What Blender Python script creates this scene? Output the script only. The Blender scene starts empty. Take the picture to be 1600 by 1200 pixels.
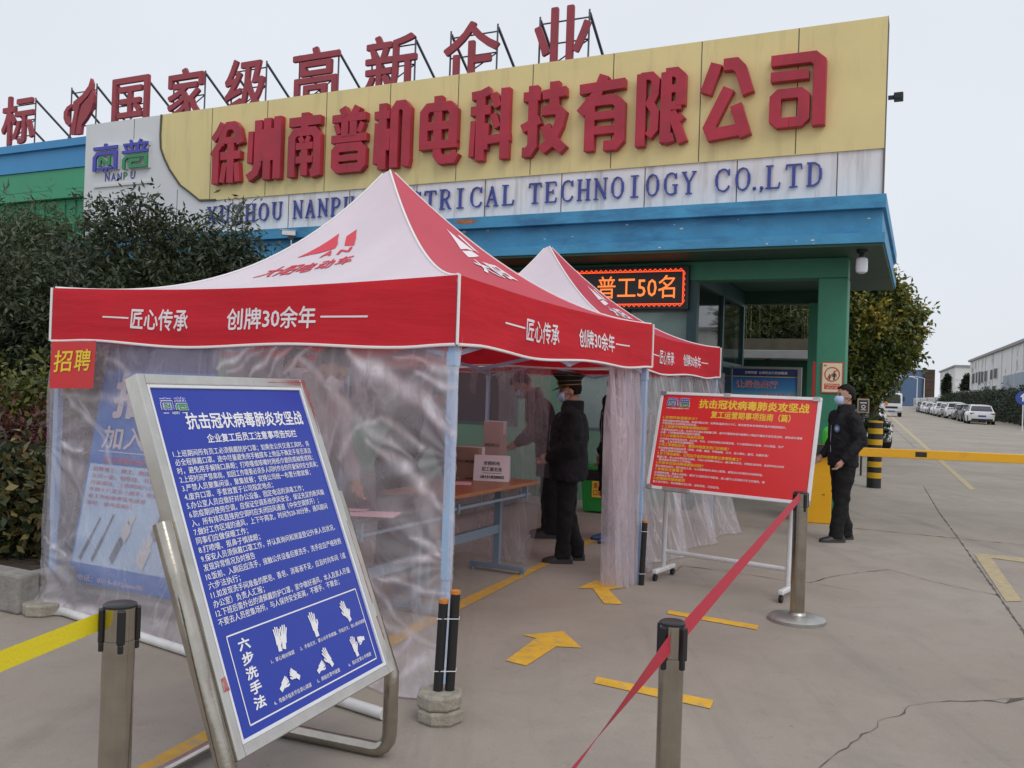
import bpy, bmesh, math, random
import numpy as np
from mathutils import Vector, Matrix
random.seed(7); rng = np.random.default_rng(7)
S = bpy.context.scene; COL = S.collection
# ------------------------------------------------------------------ camera
CF, CH, CPITCH, CROLL = 1376.0, 1.5, 0.0048, 0.034
cam = bpy.data.cameras.new('camera'); camo = bpy.data.objects.new('camera', cam); COL.objects.link(camo)
cam.sensor_width = 36; cam.lens = CF/1600*36; cam.clip_start = .05; cam.clip_end = 3000
camo.matrix_world = Matrix.Translation((0, 0, CH)) @ Matrix.Rotation(math.pi/2+CPITCH, 4, 'X') @ Matrix.Rotation(CROLL, 4, 'Z')
S.camera = camo
# ------------------------------------------------------------------ sky, sun, exposure
W = bpy.data.worlds.new('World'); S.world = W; W.use_nodes = True
nt = W.node_tree; bg = nt.nodes['Background']
sky = nt.nodes.new('ShaderNodeTexSky'); sky.sky_type = 'NISHITA'; sky.sun_disc = False
sky.sun_elevation = math.radians(48); sky.sun_rotation = math.radians(150); sky.dust_density = 4; sky.air_density = 1.0
mx = nt.nodes.new('ShaderNodeMixRGB'); mx.inputs[0].default_value = .90     # overcast: the cloud deck hides most of the blue
mx.inputs[2].default_value = (7.75, 8.1, 8.7, 1)
tcw = nt.nodes.new('ShaderNodeTexCoord'); nzw = nt.nodes.new('ShaderNodeTexNoise'); nzw.inputs['Scale'].default_value = 2.2
nzw.inputs['Detail'].default_value = 3
rmw = nt.nodes.new('ShaderNodeMapRange'); rmw.inputs[1].default_value = .3; rmw.inputs[2].default_value = .7; rmw.inputs[3].default_value = .965; rmw.inputs[4].default_value = 1.035
mlw = nt.nodes.new('ShaderNodeMixRGB'); mlw.blend_type = 'MULTIPLY'; mlw.inputs[0].default_value = 1
nt.links.new(tcw.outputs['Generated'], nzw.inputs['Vector']); nt.links.new(nzw.outputs['Fac'], rmw.inputs[0])
nt.links.new(sky.outputs[0], mx.inputs[1]); nt.links.new(mx.outputs[0], mlw.inputs[1]); nt.links.new(rmw.outputs[0], mlw.inputs[2])
nt.links.new(mlw.outputs[0], bg.inputs[0]); bg.inputs[1].default_value = .108
sl = bpy.data.lights.new('sun', 'SUN'); sl.energy = .95; sl.angle = math.radians(35); sl.color = (1, .96, .9)
so = bpy.data.objects.new('sun', sl); COL.objects.link(so)
_az, _el = math.radians(150), math.radians(48)
so.rotation_euler = Vector((-math.sin(_az)*math.cos(_el), -math.cos(_az)*math.cos(_el), -math.sin(_el))).to_track_quat('-Z', 'Y').to_euler()
S.view_settings.view_transform = 'Standard'; S.view_settings.look = 'None'; S.view_settings.exposure = 0; S.view_settings.gamma = 1
S.render.engine = 'CYCLES'
cy = S.cycles; cy.max_bounces = 10; cy.diffuse_bounces = 4; cy.glossy_bounces = 4; cy.transmission_bounces = 6; cy.transparent_max_bounces = 24
cy.use_denoising = True; cy.caustics_reflective = False; cy.caustics_refractive = False; cy.sample_clamp_indirect = 6
# ------------------------------------------------------------------ where a sight line of the photograph meets a plane
def ray(px, py):
    a, b = px-800, py-600; cr, sr = math.cos(CROLL), math.sin(CROLL)
    u, v = a*cr+b*sr, -a*sr+b*cr
    x, y, z = u/CF, 1.0, -v/CF; c, s = math.cos(CPITCH), math.sin(CPITCH)
    return Vector((x, y*c-z*s, y*s+z*c))
CP = Vector((0, 0, CH))
def gp(px, py, z=0.0):
    r = ray(px, py); return CP+r*((z-CH)/r.z)
def at(px, py, Y):
    r = ray(px, py); return CP+r*(Y/r.y)
class Frame:
    def __init__(s, o, th): s.o = Vector((o[0], o[1], 0)); s.th = th; s.d = Vector((math.cos(th), math.sin(th), 0)); s.n = Vector((-math.sin(th), math.cos(th), 0))
    def loc(s, P): q = Vector(P)-s.o; return Vector((q.dot(s.d), q.dot(s.n), P[2]))
    def w(s, x, y, z=0): return s.o+s.d*x+s.n*y+Vector((0, 0, z))
    def py(s, px, py, y=0): r = ray(px, py); t = (s.o.dot(s.n)+y)/(r.dot(s.n)); return s.loc(CP+r*t)      # plane local y = const
    def px(s, px, py, x=0): r = ray(px, py); t = (s.o.dot(s.d)+x)/(r.dot(s.d)); return s.loc(CP+r*t)      # plane local x = const
FA = Frame((4.1386, 10.0), -.436)        # facade: x to the right (0 = right end of sign), y away
TN = Frame((-.2783, 4.2887), -.4716)     # tent: origin at its near right leg
RD = Frame((0, 0), -.3833)               # road: x to the right, y along the road
def fl(px, py, y=0): return FA.py(px, py, y)
# ------------------------------------------------------------------ mesh builder
class MB:
    def __init__(s): s.v = []; s.f = []; s.m = []
    def add(s, V, F, m=0, xf=None):
        b = len(s.v)
        s.v += [tuple(xf(Vector(p))) if xf else tuple(p) for p in V]
        s.f += [tuple(i+b for i in f) for f in F]; s.m += [m]*len(F); return s
    def box(s, x0, x1, y0, y1, z0, z1, m=0, xf=None):
        V = [(x, y, z) for z in (z0, z1) for y in (y0, y1) for x in (x0, x1)]
        return s.add(V, [(0, 2, 3, 1), (4, 5, 7, 6), (0, 1, 5, 4), (2, 6, 7, 3), (0, 4, 6, 2), (1, 3, 7, 5)], m, xf)
    def prism(s, poly, a, b, mp, m=0):            # poly in 2D, mp(x,y,depth) -> 3D
        n = len(poly)
        V = [mp(x, y, a) for x, y in poly]+[mp(x, y, b) for x, y in poly]
        return s.add(V, [tuple(range(n)), tuple(range(2*n-1, n-1, -1))]+[(i, i+n, (i+1) % n+n, (i+1) % n) for i in range(n)], m)
    def tube(s, pts, r, seg=8, m=0, cap=True, xf=None, sq=1.0):
        pts = [Vector(p) for p in pts]; rr = r if isinstance(r, (list, tuple)) else [r]*len(pts); V = []; F = []
        t0 = (pts[1]-pts[0]).normalized(); up = Vector((0, 0, 1)) if abs(t0.z) < .9 else Vector((1, 0, 0))
        nrm = t0.cross(up).normalized()
        for i, p in enumerate(pts):
            t = ((pts[min(i+1, len(pts)-1)]-p).normalized()+(p-pts[max(i-1, 0)]).normalized())
            t = t.normalized() if t.length > 1e-6 else t0
            nrm = (nrm-t*nrm.dot(t)).normalized(); bn = t.cross(nrm)
            for k in range(seg):
                a = 2*math.pi*(k+.5)/seg; V.append(p+(nrm*math.cos(a)+bn*math.sin(a)*sq)*rr[i])
        for i in range(len(pts)-1):
            for k in range(seg): F.append((i*seg+k, i*seg+(k+1) % seg, (i+1)*seg+(k+1) % seg, (i+1)*seg+k))
        if cap: F.append(tuple(range(seg-1, -1, -1))); F.append(tuple(range((len(pts)-1)*seg, len(pts)*seg)))
        return s.add(V, F, m, xf)
    def bar(s, a, b, w, h, m=0, up=(0, 0, 1)):     # square bar
        a, b = Vector(a), Vector(b); t = (b-a).normalized(); up = Vector(up)
        if abs(t.dot(up)) > .95: up = Vector((0, 1, 0))
        x = t.cross(up).normalized()*w/2; y = x.cross(t).normalized()*h/2
        V = [a-x-y, a+x-y, a+x+y, a-x+y, b-x-y, b+x-y, b+x+y, b-x+y]
        return s.add(V, [(0, 3, 2, 1), (4, 5, 6, 7), (0, 1, 5, 4), (1, 2, 6, 5), (2, 3, 7, 6), (3, 0, 4, 7)], m)
    def ball(s, c, r, m=0, nu=14, nv=9, keep=None, xf=None):
        r = (r, r, r) if not isinstance(r, (tuple, list)) else r; V = []; F = []
        for j in range(nv+1):
            ph = math.pi*j/nv
            for i in range(nu): a = 2*math.pi*i/nu; V.append((c[0]+r[0]*math.sin(ph)*math.cos(a), c[1]+r[1]*math.sin(ph)*math.sin(a), c[2]+r[2]*math.cos(ph)))
        for j in range(nv):
            for i in range(nu):
                f = (j*nu+i, (j+1)*nu+i, (j+1)*nu+(i+1) % nu, j*nu+(i+1) % nu)
                if keep is None or all(keep(V[q]) for q in f): F.append(f)
        return s.add(V, F, m, xf)
    def loft(s, rings, m=0, cap=True, xf=None):
        n = len(rings[0]); V = [p for r in rings for p in r]; F = []
        for i in range(len(rings)-1):
            for k in range(n): F.append((i*n+k, i*n+(k+1) % n, (i+1)*n+(k+1) % n, (i+1)*n+k))
        if cap: F.append(tuple(range(n-1, -1, -1))); F.append(tuple(range((len(rings)-1)*n, len(rings)*n)))
        return s.add(V, F, m, xf)
    def lathe(s, prof, c=(0, 0, 0), seg=24, m=0, xf=None):
        return s.loft([[(c[0]+r*math.cos(2*math.pi*k/seg), c[1]+r*math.sin(2*math.pi*k/seg), c[2]+z) for k in range(seg)] for r, z in prof], m, True, xf)
    def grid(s, fn, nu, nv, m=0):
        V = [fn(i/nu, j/nv) for j in range(nv+1) for i in range(nu+1)]
        return s.add(V, [(j*(nu+1)+i, j*(nu+1)+i+1, (j+1)*(nu+1)+i+1, (j+1)*(nu+1)+i) for j in range(nv) for i in range(nu)], m)
    def mesh(s, name):
        me = bpy.data.meshes.new(name); me.from_pydata(s.v, [], s.f); return me
    def build(s, name, mats, parent=None, smooth=False, bevel=0, loc=None, remesh=0, ang=40, fold=0):
        mats = mats if isinstance(mats, (list, tuple)) else [mats]
        me = s.mesh(name)
        for x in mats: me.materials.append(x)
        if len(mats) > 1: me.polygons.foreach_set('material_index', s.m)
        o = bpy.data.objects.new(name, me); COL.objects.link(o)
        if remesh or bevel:
            if remesh:
                q = o.modifiers.new('r', 'REMESH'); q.mode = 'VOXEL'; q.voxel_size = remesh
                q = o.modifiers.new('s', 'SMOOTH'); q.iterations = 4; q.factor = .5
                if fold:
                    for sz_, st_ in ((.16, fold), (.055, fold*.45)):
                        tx_ = bpy.data.textures.new('folds', 'CLOUDS'); tx_.noise_scale = sz_; q = o.modifiers.new('d', 'DISPLACE'); q.texture = tx_; q.strength = st_; q.mid_level = .5; q.texture_coords = 'LOCAL'
            if bevel:
                q = o.modifiers.new('b', 'BEVEL'); q.width = bevel; q.segments = 2; q.limit_method = 'ANGLE'; q.angle_limit = math.radians(45)
            dg = bpy.context.evaluated_depsgraph_get(); m2 = bpy.data.meshes.new_from_object(o.evaluated_get(dg)); m2.name = name
            o.modifiers.clear(); o.data = m2; bpy.data.meshes.remove(me); me = m2
        if smooth:
            me.polygons.foreach_set('use_smooth', [True]*len(me.polygons))
            if not remesh: me.set_sharp_from_angle(angle=math.radians(ang))
        me.update()
        if parent: o.parent = parent
        if loc: o.location = loc
        return o
def tag(o, label=None, cat=None, group=None, kind=None):
    if label: o['label'] = label
    if cat: o['category'] = cat
    if group: o['group'] = group
    if kind: o['kind'] = kind
    return o
def thing(name, label, cat, loc=(0, 0, 0), rz=0, group=None):
    o = bpy.data.objects.new(name, None); COL.objects.link(o); o.location = loc; o.rotation_euler = (0, 0, rz); o.empty_display_size = .2
    return tag(o, label, cat, group)
def copy_tree(o, parent=None):
    c = o.copy(); COL.objects.link(c)
    if parent: c.parent = parent
    for ch in list(o.children): copy_tree(ch, c)
    return c
# ------------------------------------------------------------------ materials
def mat(name, col, rough=.6, metal=0, bump=0, bscale=40, var=0, vscale=6, spec=.5, coat=0, dirt=None, dscale=(1, 1, 1), damt=.5, dlo=.5, dhi=.75, emit=None, estr=0, trans=0, obj=True, dist=.01, bmap=None):
    m = bpy.data.materials.new(name); m.use_nodes = True; t = m.node_tree; b = t.nodes['Principled BSDF']
    b.inputs['Base Color'].default_value = (*col, 1); b.inputs['Roughness'].default_value = rough; b.inputs['Metallic'].default_value = metal
    b.inputs['Specular IOR Level'].default_value = spec; b.inputs['Coat Weight'].default_value = coat
    if emit: b.inputs['Emission Color'].default_value = (*emit, 1); b.inputs['Emission Strength'].default_value = estr
    tc = t.nodes.new('ShaderNodeTexCoord'); src = tc.outputs['Object']
    last = None
    if var:
        n = t.nodes.new('ShaderNodeTexNoise'); n.inputs['Scale'].default_value = vscale; n.inputs['Detail'].default_value = 6; n.inputs['Roughness'].default_value = .6
        t.links.new(src, n.inputs['Vector'])
        r = t.nodes.new('ShaderNodeMapRange'); r.inputs[1].default_value = .3; r.inputs[2].default_value = .7; r.inputs[3].default_value = 1-var; r.inputs[4].default_value = 1+var
        t.links.new(n.outputs['Fac'], r.inputs[0])
        x = t.nodes.new('ShaderNodeMixRGB'); x.blend_type = 'MULTIPLY'; x.inputs[0].default_value = 1; x.inputs[1].default_value = (*col, 1)
        t.links.new(r.outputs[0], x.inputs[2]); last = x.outputs[0]
        rr = t.nodes.new('ShaderNodeMapRange'); rr.inputs[3].default_value = max(.02, rough-.12); rr.inputs[4].default_value = min(1, rough+.12)
        t.links.new(n.outputs['Fac'], rr.inputs[0]); t.links.new(rr.outputs[0], b.inputs['Roughness'])
    if dirt:
        mp = t.nodes.new('ShaderNodeMapping'); mp.inputs['Scale'].default_value = dscale; t.links.new(src, mp.inputs[0])
        n = t.nodes.new('ShaderNodeTexNoise'); n.inputs['Scale'].default_value = 1; n.inputs['Detail'].default_value = 7; n.inputs['Roughness'].default_value = .65
        t.links.new(mp.outputs[0], n.inputs['Vector'])
        r = t.nodes.new('ShaderNodeMapRange'); r.inputs[1].default_value = dlo; r.inputs[2].default_value = dhi; r.inputs[4].default_value = damt
        t.links.new(n.outputs['Fac'], r.inputs[0])
        x = t.nodes.new('ShaderNodeMixRGB'); x.inputs[2].default_value = (*dirt, 1)
        if last: t.links.new(last, x.inputs[1])
        else: x.inputs[1].default_value = (*col, 1)
        t.links.new(r.outputs[0], x.inputs[0]); last = x.outputs[0]
    if last: t.links.new(last, b.inputs['Base Color'])
    if bump:
        n = t.nodes.new('ShaderNodeTexNoise'); n.inputs['Scale'].default_value = bscale; n.inputs['Detail'].default_value = 5
        if bmap:
            mp2 = t.nodes.new('ShaderNodeMapping'); mp2.inputs['Scale'].default_value = bmap; t.links.new(src, mp2.inputs[0]); t.links.new(mp2.outputs[0], n.inputs['Vector'])
        else: t.links.new(src, n.inputs['Vector'])
        bp = t.nodes.new('ShaderNodeBump'); bp.inputs['Strength'].default_value = bump; bp.inputs['Distance'].default_value = dist
        t.links.new(n.outputs['Fac'], bp.inputs['Height']); t.links.new(bp.outputs[0], b.inputs['Normal'])
    if trans:
        tr = t.nodes.new('ShaderNodeBsdfTranslucent'); ms = t.nodes.new('ShaderNodeMixShader'); ms.inputs[0].default_value = trans
        if last: t.links.new(last, tr.inputs[0])
        else: tr.inputs[0].default_value = (*col, 1)
        t.links.new(b.outputs[0], ms.inputs[1]); t.links.new(tr.outputs[0], ms.inputs[2]); t.links.new(ms.outputs[0], t.nodes['Material Output'].inputs[0])
    return m
def leafmat(name, c0, c1, c2, trans=.25):
    m = bpy.data.materials.new(name); m.use_nodes = True; t = m.node_tree; b = t.nodes['Principled BSDF']; b.inputs['Roughness'].default_value = .45
    a = t.nodes.new('ShaderNodeAttribute'); a.attribute_name = 'leaf'
    r = t.nodes.new('ShaderNodeValToRGB'); e = r.color_ramp.elements; e[0].color = (*c0, 1); e[1].color = (*c2, 1); x = e.new(.55); x.color = (*c1, 1)
    t.links.new(a.outputs['Fac'], r.inputs[0]); t.links.new(r.outputs[0], b.inputs['Base Color'])
    tr = t.nodes.new('ShaderNodeBsdfTranslucent'); t.links.new(r.outputs[0], tr.inputs[0]); ms = t.nodes.new('ShaderNodeMixShader'); ms.inputs[0].default_value = trans
    t.links.new(b.outputs[0], ms.inputs[1]); t.links.new(tr.outputs[0], ms.inputs[2]); t.links.new(ms.outputs[0], t.nodes['Material Output'].inputs[0]); return m
def glassmat(name, tint=(.05, .07, .07), alpha=.5):
    m = bpy.data.materials.new(name); m.use_nodes = True; t = m.node_tree; b = t.nodes['Principled BSDF']
    b.inputs['Base Color'].default_value = (*tint, 1); b.inputs['Roughness'].default_value = .04; b.inputs['Specular IOR Level'].default_value = .8
    tr = t.nodes.new('ShaderNodeBsdfTransparent'); tr.inputs[0].default_value = (.75, .82, .8, 1); ms = t.nodes.new('ShaderNodeMixShader'); ms.inputs[0].default_value = alpha
    t.links.new(tr.outputs[0], ms.inputs[1]); t.links.new(b.outputs[0], ms.inputs[2]); t.links.new(ms.outputs[0], t.nodes['Material Output'].inputs[0]); return m
def filmmat(name, base=.2, crease_glint=.55, sc=(1, 1, 1), nscale=3.0):
    m = bpy.data.materials.new(name); m.use_nodes = True; t = m.node_tree; N = t.nodes.new; L = t.links.new
    b = t.nodes['Principled BSDF']; b.inputs['Base Color'].default_value = (.84, .79, .84, 1); b.inputs['Roughness'].default_value = .13; b.inputs['Specular IOR Level'].default_value = .9
    tc = N('ShaderNodeTexCoord'); mp = N('ShaderNodeMapping'); mp.inputs['Scale'].default_value = sc; L(tc.outputs['Object'], mp.inputs[0])
    n = N('ShaderNodeTexNoise'); n.inputs['Scale'].default_value = nscale; n.inputs['Detail'].default_value = 4; n.inputs['Distortion'].default_value = 1.6; L(mp.outputs[0], n.inputs['Vector'])
    rg = N('ShaderNodeMath'); rg.operation = 'SUBTRACT'; rg.inputs[1].default_value = .5; L(n.outputs['Fac'], rg.inputs[0])
    ab = N('ShaderNodeMath'); ab.operation = 'ABSOLUTE'; L(rg.outputs[0], ab.inputs[0])
    r = N('ShaderNodeMapRange'); r.inputs[1].default_value = 0; r.inputs[2].default_value = .035; r.inputs[3].default_value = base+crease_glint; r.inputs[4].default_value = base; L(ab.outputs[0], r.inputs[0])
    n2 = N('ShaderNodeTexNoise'); n2.inputs['Scale'].default_value = 1.3; n2.inputs['Detail'].default_value = 3; L(tc.outputs['Object'], n2.inputs['Vector'])
    r2 = N('ShaderNodeMapRange'); r2.inputs[1].default_value = .38; r2.inputs[2].default_value = .68; r2.inputs[4].default_value = 1; L(n2.outputs['Fac'], r2.inputs[0])
    m1 = N('ShaderNodeMath'); m1.operation = 'SUBTRACT'; m1.inputs[1].default_value = base; L(r.outputs[0], m1.inputs[0])
    m2 = N('ShaderNodeMath'); m2.operation = 'MULTIPLY'; L(m1.outputs[0], m2.inputs[0]); L(r2.outputs[0], m2.inputs[1])
    r3 = N('ShaderNodeMapRange'); r3.inputs[1].default_value = .3; r3.inputs[2].default_value = .7; r3.inputs[3].default_value = base*.82; r3.inputs[4].default_value = base*1.18; L(n2.outputs['Fac'], r3.inputs[0])
    m3 = N('ShaderNodeMath'); m3.operation = 'ADD'; L(m2.outputs[0], m3.inputs[0]); L(r3.outputs[0], m3.inputs[1])
    n3 = N('ShaderNodeTexNoise'); n3.inputs['Scale'].default_value = 9; n3.inputs['Detail'].default_value = 4; n3.inputs['Distortion'].default_value = 2; L(mp.outputs[0], n3.inputs['Vector'])
    bp = N('ShaderNodeBump'); bp.inputs['Strength'].default_value = .55; bp.inputs['Distance'].default_value = .03; L(n3.outputs['Fac'], bp.inputs['Height']); L(bp.outputs[0], b.inputs['Normal'])
    ca = N('ShaderNodeAttribute'); ca.attribute_name = 'crease_glint'; cn = N('ShaderNodeTexNoise'); cn.inputs['Scale'].default_value = 14; cn.inputs['Detail'].default_value = 5; L(mp.outputs[0], cn.inputs['Vector'])
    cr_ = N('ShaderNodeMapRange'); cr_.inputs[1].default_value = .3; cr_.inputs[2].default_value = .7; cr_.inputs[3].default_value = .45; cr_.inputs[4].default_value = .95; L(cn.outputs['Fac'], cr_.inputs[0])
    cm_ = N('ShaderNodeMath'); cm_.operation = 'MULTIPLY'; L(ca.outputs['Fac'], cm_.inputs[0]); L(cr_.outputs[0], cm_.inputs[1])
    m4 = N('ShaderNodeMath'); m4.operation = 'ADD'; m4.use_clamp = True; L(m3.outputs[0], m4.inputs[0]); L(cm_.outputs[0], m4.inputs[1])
    tl = N('ShaderNodeBsdfTranslucent'); tl.inputs[0].default_value = (.82, .77, .83, 1); ms0 = N('ShaderNodeMixShader'); ms0.inputs[0].default_value = .4; L(b.outputs[0], ms0.inputs[1]); L(tl.outputs[0], ms0.inputs[2])
    tr = N('ShaderNodeBsdfTransparent'); tr.inputs[0].default_value = (.97, .96, .97, 1)
    ms = N('ShaderNodeMixShader'); L(m4.outputs[0], ms.inputs[0]); L(tr.outputs[0], ms.inputs[1]); L(ms0.outputs[0], ms.inputs[2]); L(ms.outputs[0], t.nodes['Material Output'].inputs[0]); return m
M = {}
def D(k, *a, **b): M[k] = mat(k, *a, **b)
D('red_fabric', (.74, .032, .05), .75, var=.06, vscale=3, bump=.35, bscale=1, dist=.05, trans=.3, spec=.25, bmap=(1.3, 1.3, 8))
D('white_fabric', (.88, .80, .87), .75, var=.04, vscale=2, bump=.35, bscale=2.2, dist=.05, trans=.27, spec=.3)
D('red_roof', (.76, .10, .15), .55, var=.05, vscale=2, bump=.35, bscale=2.2, dist=.05, trans=.3, spec=.5)
D('print_white', (.82, .76, .8), .7); D('print_red', (.66, .05, .08), .7); D('piping', (.82, .8, .8), .6)
D('sign_yellow', (.73, .62, .285), .45, var=.06, vscale=1.1, dirt=(.36, .29, .15), dscale=(5, 1, .55), damt=.5, dlo=.52, dhi=.8)
D('sign_white', (.76, .76, .78), .4, var=.06, vscale=1.2, dirt=(.24, .21, .18), dscale=(6, 1, .5), damt=.75, dlo=.5, dhi=.78)
D('logo_white', (.64, .66, .68), .4, var=.05, vscale=1)
D('letter_red', (.40, .026, .05), .4, var=.16, vscale=3, spec=.4, dirt=(.20, .03, .045), dscale=(3, 3, 1.2), damt=.6)
D('roof_letter', (.33, .045, .06), .55, var=.15, vscale=2, dirt=(.2, .05, .05), dscale=(2, 2, 1), damt=.5)
D('letter_blue', (.045, .065, .30), .45, var=.12, vscale=5); D('logo_blue', (.055, .06, .42), .4); D('logo_green', (.03, .24, .10), .4); D('logo_edge', (.62, .64, .62), .4)
D('seam', (.10, .09, .07), .8)
D('eave_blue', (.055, .285, .50), .6, var=.14, vscale=2.5, bump=.5, bscale=14, dirt=(.02, .11, .26), dscale=(1.2, 1.2, 4), damt=.75, dlo=.5, dhi=.7)
M['eave_chip'] = mat('eave_chip', (.62, .62, .60), .8); M['eave_rust'] = mat('eave_rust', (.34, .15, .08), .9, var=.3, vscale=20)
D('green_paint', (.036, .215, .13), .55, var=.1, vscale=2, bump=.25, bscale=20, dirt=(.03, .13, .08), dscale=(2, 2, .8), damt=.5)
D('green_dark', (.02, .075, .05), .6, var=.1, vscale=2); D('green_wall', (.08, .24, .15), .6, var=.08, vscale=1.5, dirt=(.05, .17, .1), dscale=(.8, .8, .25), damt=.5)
D('bld_blue', (.045, .27, .55), .5, var=.06, vscale=.8, dirt=(.04, .2, .42), dscale=(.6, .6, .25), damt=.5); D('bld_roof', (.13, .13, .135), .8, var=.12, vscale=2)
D('teal_frame', (.015, .06, .065), .45); D('dark_metal', (.05, .05, .055), .5, .6); D('strut', (.10, .10, .12), .6, .4)
D('steel', (.42, .39, .34), .16, 1, var=.16, vscale=9, bump=.05, bscale=60, dirt=(.3, .26, .2), dscale=(14, 14, 3), damt=.5, dlo=.55, dhi=.8)
D('steel_bright', (.56, .54, .50), .2, 1, var=.1, vscale=8, dirt=(.4, .37, .32), dscale=(10, 10, 5), damt=.4)
D('steel_dull', (.46, .45, .43), .42, .9, var=.12, vscale=12, bump=.08, bscale=50, dirt=(.25, .23, .2), dscale=(8, 8, 8), damt=.5)
D('black_plastic', (.012, .012, .014), .38); D('rubber', (.012, .012, .012), .7); D('white_enamel', (.74, .75, .77), .3, var=.04, dirt=(.4, .37, .33), dscale=(4, 4, 4), damt=.35)
D('blue_pole', (.36, .50, .70), .35, var=.05, vscale=4)
D('board_blue', (.012, .038, .36), .28, var=.04, vscale=2, spec=.45); D('board_white', (.82, .82, .84), .5)
D('board_red', (.70, .028, .03), .3, var=.04, vscale=2); D('board_yellow', (.85, .58, .04), .5); D('residue_reflection_red', (.42, .09, .09), .3, .5, var=.4, vscale=18, dirt=(.5, .46, .44), dscale=(20, 20, 20), damt=.8, dlo=.45, dhi=.65)
D('belt_yellow', (.80, .66, .02), .55, bump=.2, bscale=120); D('belt_red', (.50, .016, .045), .6, bump=.2, bscale=120)
D('block', (.33, .30, .25), .95, var=.25, vscale=25, bump=.9, bscale=45, dirt=(.14, .13, .10), dscale=(7, 7, 4), damt=.6)
D('kerb', (.26, .245, .225), .95, var=.2, vscale=9, bump=.8, bscale=30, dirt=(.12, .12, .1), dscale=(4, 4, 4), damt=.6)
D('soil', (.07, .05, .035), 1, var=.4, vscale=12, bump=1, bscale=14, dist=.06)
def paint_mat(nm, col, dirtc, lo, hi):
    D(nm, col, .8, var=.12, vscale=9, dirt=dirtc, dscale=(17, 17, 17), damt=.85, dlo=lo, dhi=hi)
paint_mat('mark_tape', (.72, .41, .035), (.36, .29, .20), .53, .70); paint_mat('mark_worn', (.58, .33, .05), (.33, .28, .22), .5, .66); paint_mat('mark_lane', (.48, .38, .2), (.33, .3, .26), .46, .62)
D('crack', (.09, .08, .07), 1, var=.3, vscale=30); D('joint', (.11, .10, .09), 1, var=.4, vscale=8)
D('wood_top', (.36, .14, .05), .35, var=.18, vscale=5, dirt=(.22, .08, .03), dscale=(3, 40, 3), damt=.6); D('desk_dark', (.06, .06, .065), .4); D('desk_leg', (.22, .28, .36), .4, .3)
D('carton', (.40, .27, .20), .85, var=.1, vscale=5); D('carton_light', (.62, .42, .37), .85, var=.08, vscale=5); D('ink', (.02, .02, .03), .7); D('paper', (.80, .76, .79), .8); D('pink_paper', (.72, .45, .50), .8)
D('bin_green', (.02, .30, .05), .4); D('bag_black', (.012, .012, .014), .3, bump=.8, bscale=12, dist=.03); D('label_yellow', (.78, .60, .06), .6); D('text_red', (.6, .03, .03), .6)
D('skin', (.42, .235, .165), .5, var=.08, vscale=20, bump=.1, bscale=80); D('hair', (.006, .006, .006), .6, bump=.9, bscale=90, spec=.2); D('eye', (.02, .015, .012), .3)
D('mask_blue', (.42, .58, .76), .8, bump=.4, bscale=25, var=.05); D('mask_white', (.72, .74, .77), .8, bump=.3, bscale=25)
D('cloth_black', (.014, .014, .017), .75, var=.25, vscale=6, bump=.9, bscale=8, dist=.045, spec=.25); D('cloth_trouser', (.013, .013, .014), .8, var=.2, vscale=6, bump=.7, bscale=7, dist=.03, spec=.25)
D('cloth_grey', (.055, .05, .06), .8, var=.2, vscale=6, bump=.7, bscale=9, dist=.03); D('cloth_light', (.36, .32, .33), .85, var=.15, vscale=6, bump=.6, bscale=9, dist=.03); D('fur', (.008, .008, .009), .95, bump=1, bscale=120, dist=.01)
D('shoe', (.02, .02, .022), .45); D('sole', (.05, .045, .04), .8); D('shoe_blue', (.04, .12, .32), .5); D('gold', (.30, .17, .04), .45, .5); D('patch_blue', (.05, .12, .28), .6); D('silver_thread', (.4, .4, .42), .6)
D('bar_yellow', (.78, .40, .012), .35, var=.05, vscale=6, dirt=(.4, .22, .03), dscale=(6, 6, 6), damt=.4, dlo=.58, dhi=.75); D('stripe_black', (.014, .014, .016), .45)
D('bollard_yellow', (.62, .36, .015), .35, var=.08, vscale=6)
D('led_back', (.02, .008, .009), .35); M['led_on'] = mat('led_on', (.1, .02, .01), .5, emit=(1, .075, .014), estr=1.6); M['led_hot'] = mat('led_hot', (.1, .02, .01), .5, emit=(1, .22, .04), estr=1.35)
D('lamp_white', (.75, .78, .85), .35); D('cam_white', (.7, .7, .7), .35)
D('sign_cream', (.72, .66, .44), .5); D('sign_red', (.62, .06, .05), .5); D('picture_black', (.03, .03, .03), .6)
M['bottle_green'] = mat('bottle_green', (.05, .50, .05), .2, spec=.6)
D('bark', (.10, .075, .055), .95, var=.3, vscale=12, bump=1, bscale=20, dist=.03); D('twig', (.06, .05, .035), .9); D('culm', (.30, .30, .13), .5, var=.2, vscale=5)
D('wall_white', (.72, .72, .71), .7, var=.06, vscale=.3, dirt=(.20, .21, .21), dscale=(.22, .22, .35), damt=.9, dlo=.54, dhi=.66); D('roof_grey', (.30, .30, .31), .8)
D('pane_dark', (.03, .035, .04), .5, spec=.15); D('pane_blue', (.26, .32, .40), .5, spec=.2); D('far_blue', (.075, .13, .24), .6, var=.12, vscale=.06); D('far_brown', (.07, .045, .03), .8, var=.4, vscale=.4); D('far_red', (.25, .03, .02), .8)
D('grey_beam', (.28, .28, .285), .6, var=.1, vscale=3); D('brown_wall', (.10, .085, .06), .9, var=.25, vscale=2, dirt=(.04, .035, .028), dscale=(2, 2, .7), damt=.7)
D('tyre', (.015, .015, .016), .8); D('rim', (.4, .4, .42), .35, .8); D('car_glass', (.02, .024, .028), .1, spec=.45); D('tail_red', (.22, .01, .012), .3); D('head_lamp', (.6, .6, .62), .15); D('plate_blue', (.03, .07, .35), .4); D('trim', (.015, .015, .017), .5)
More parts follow.
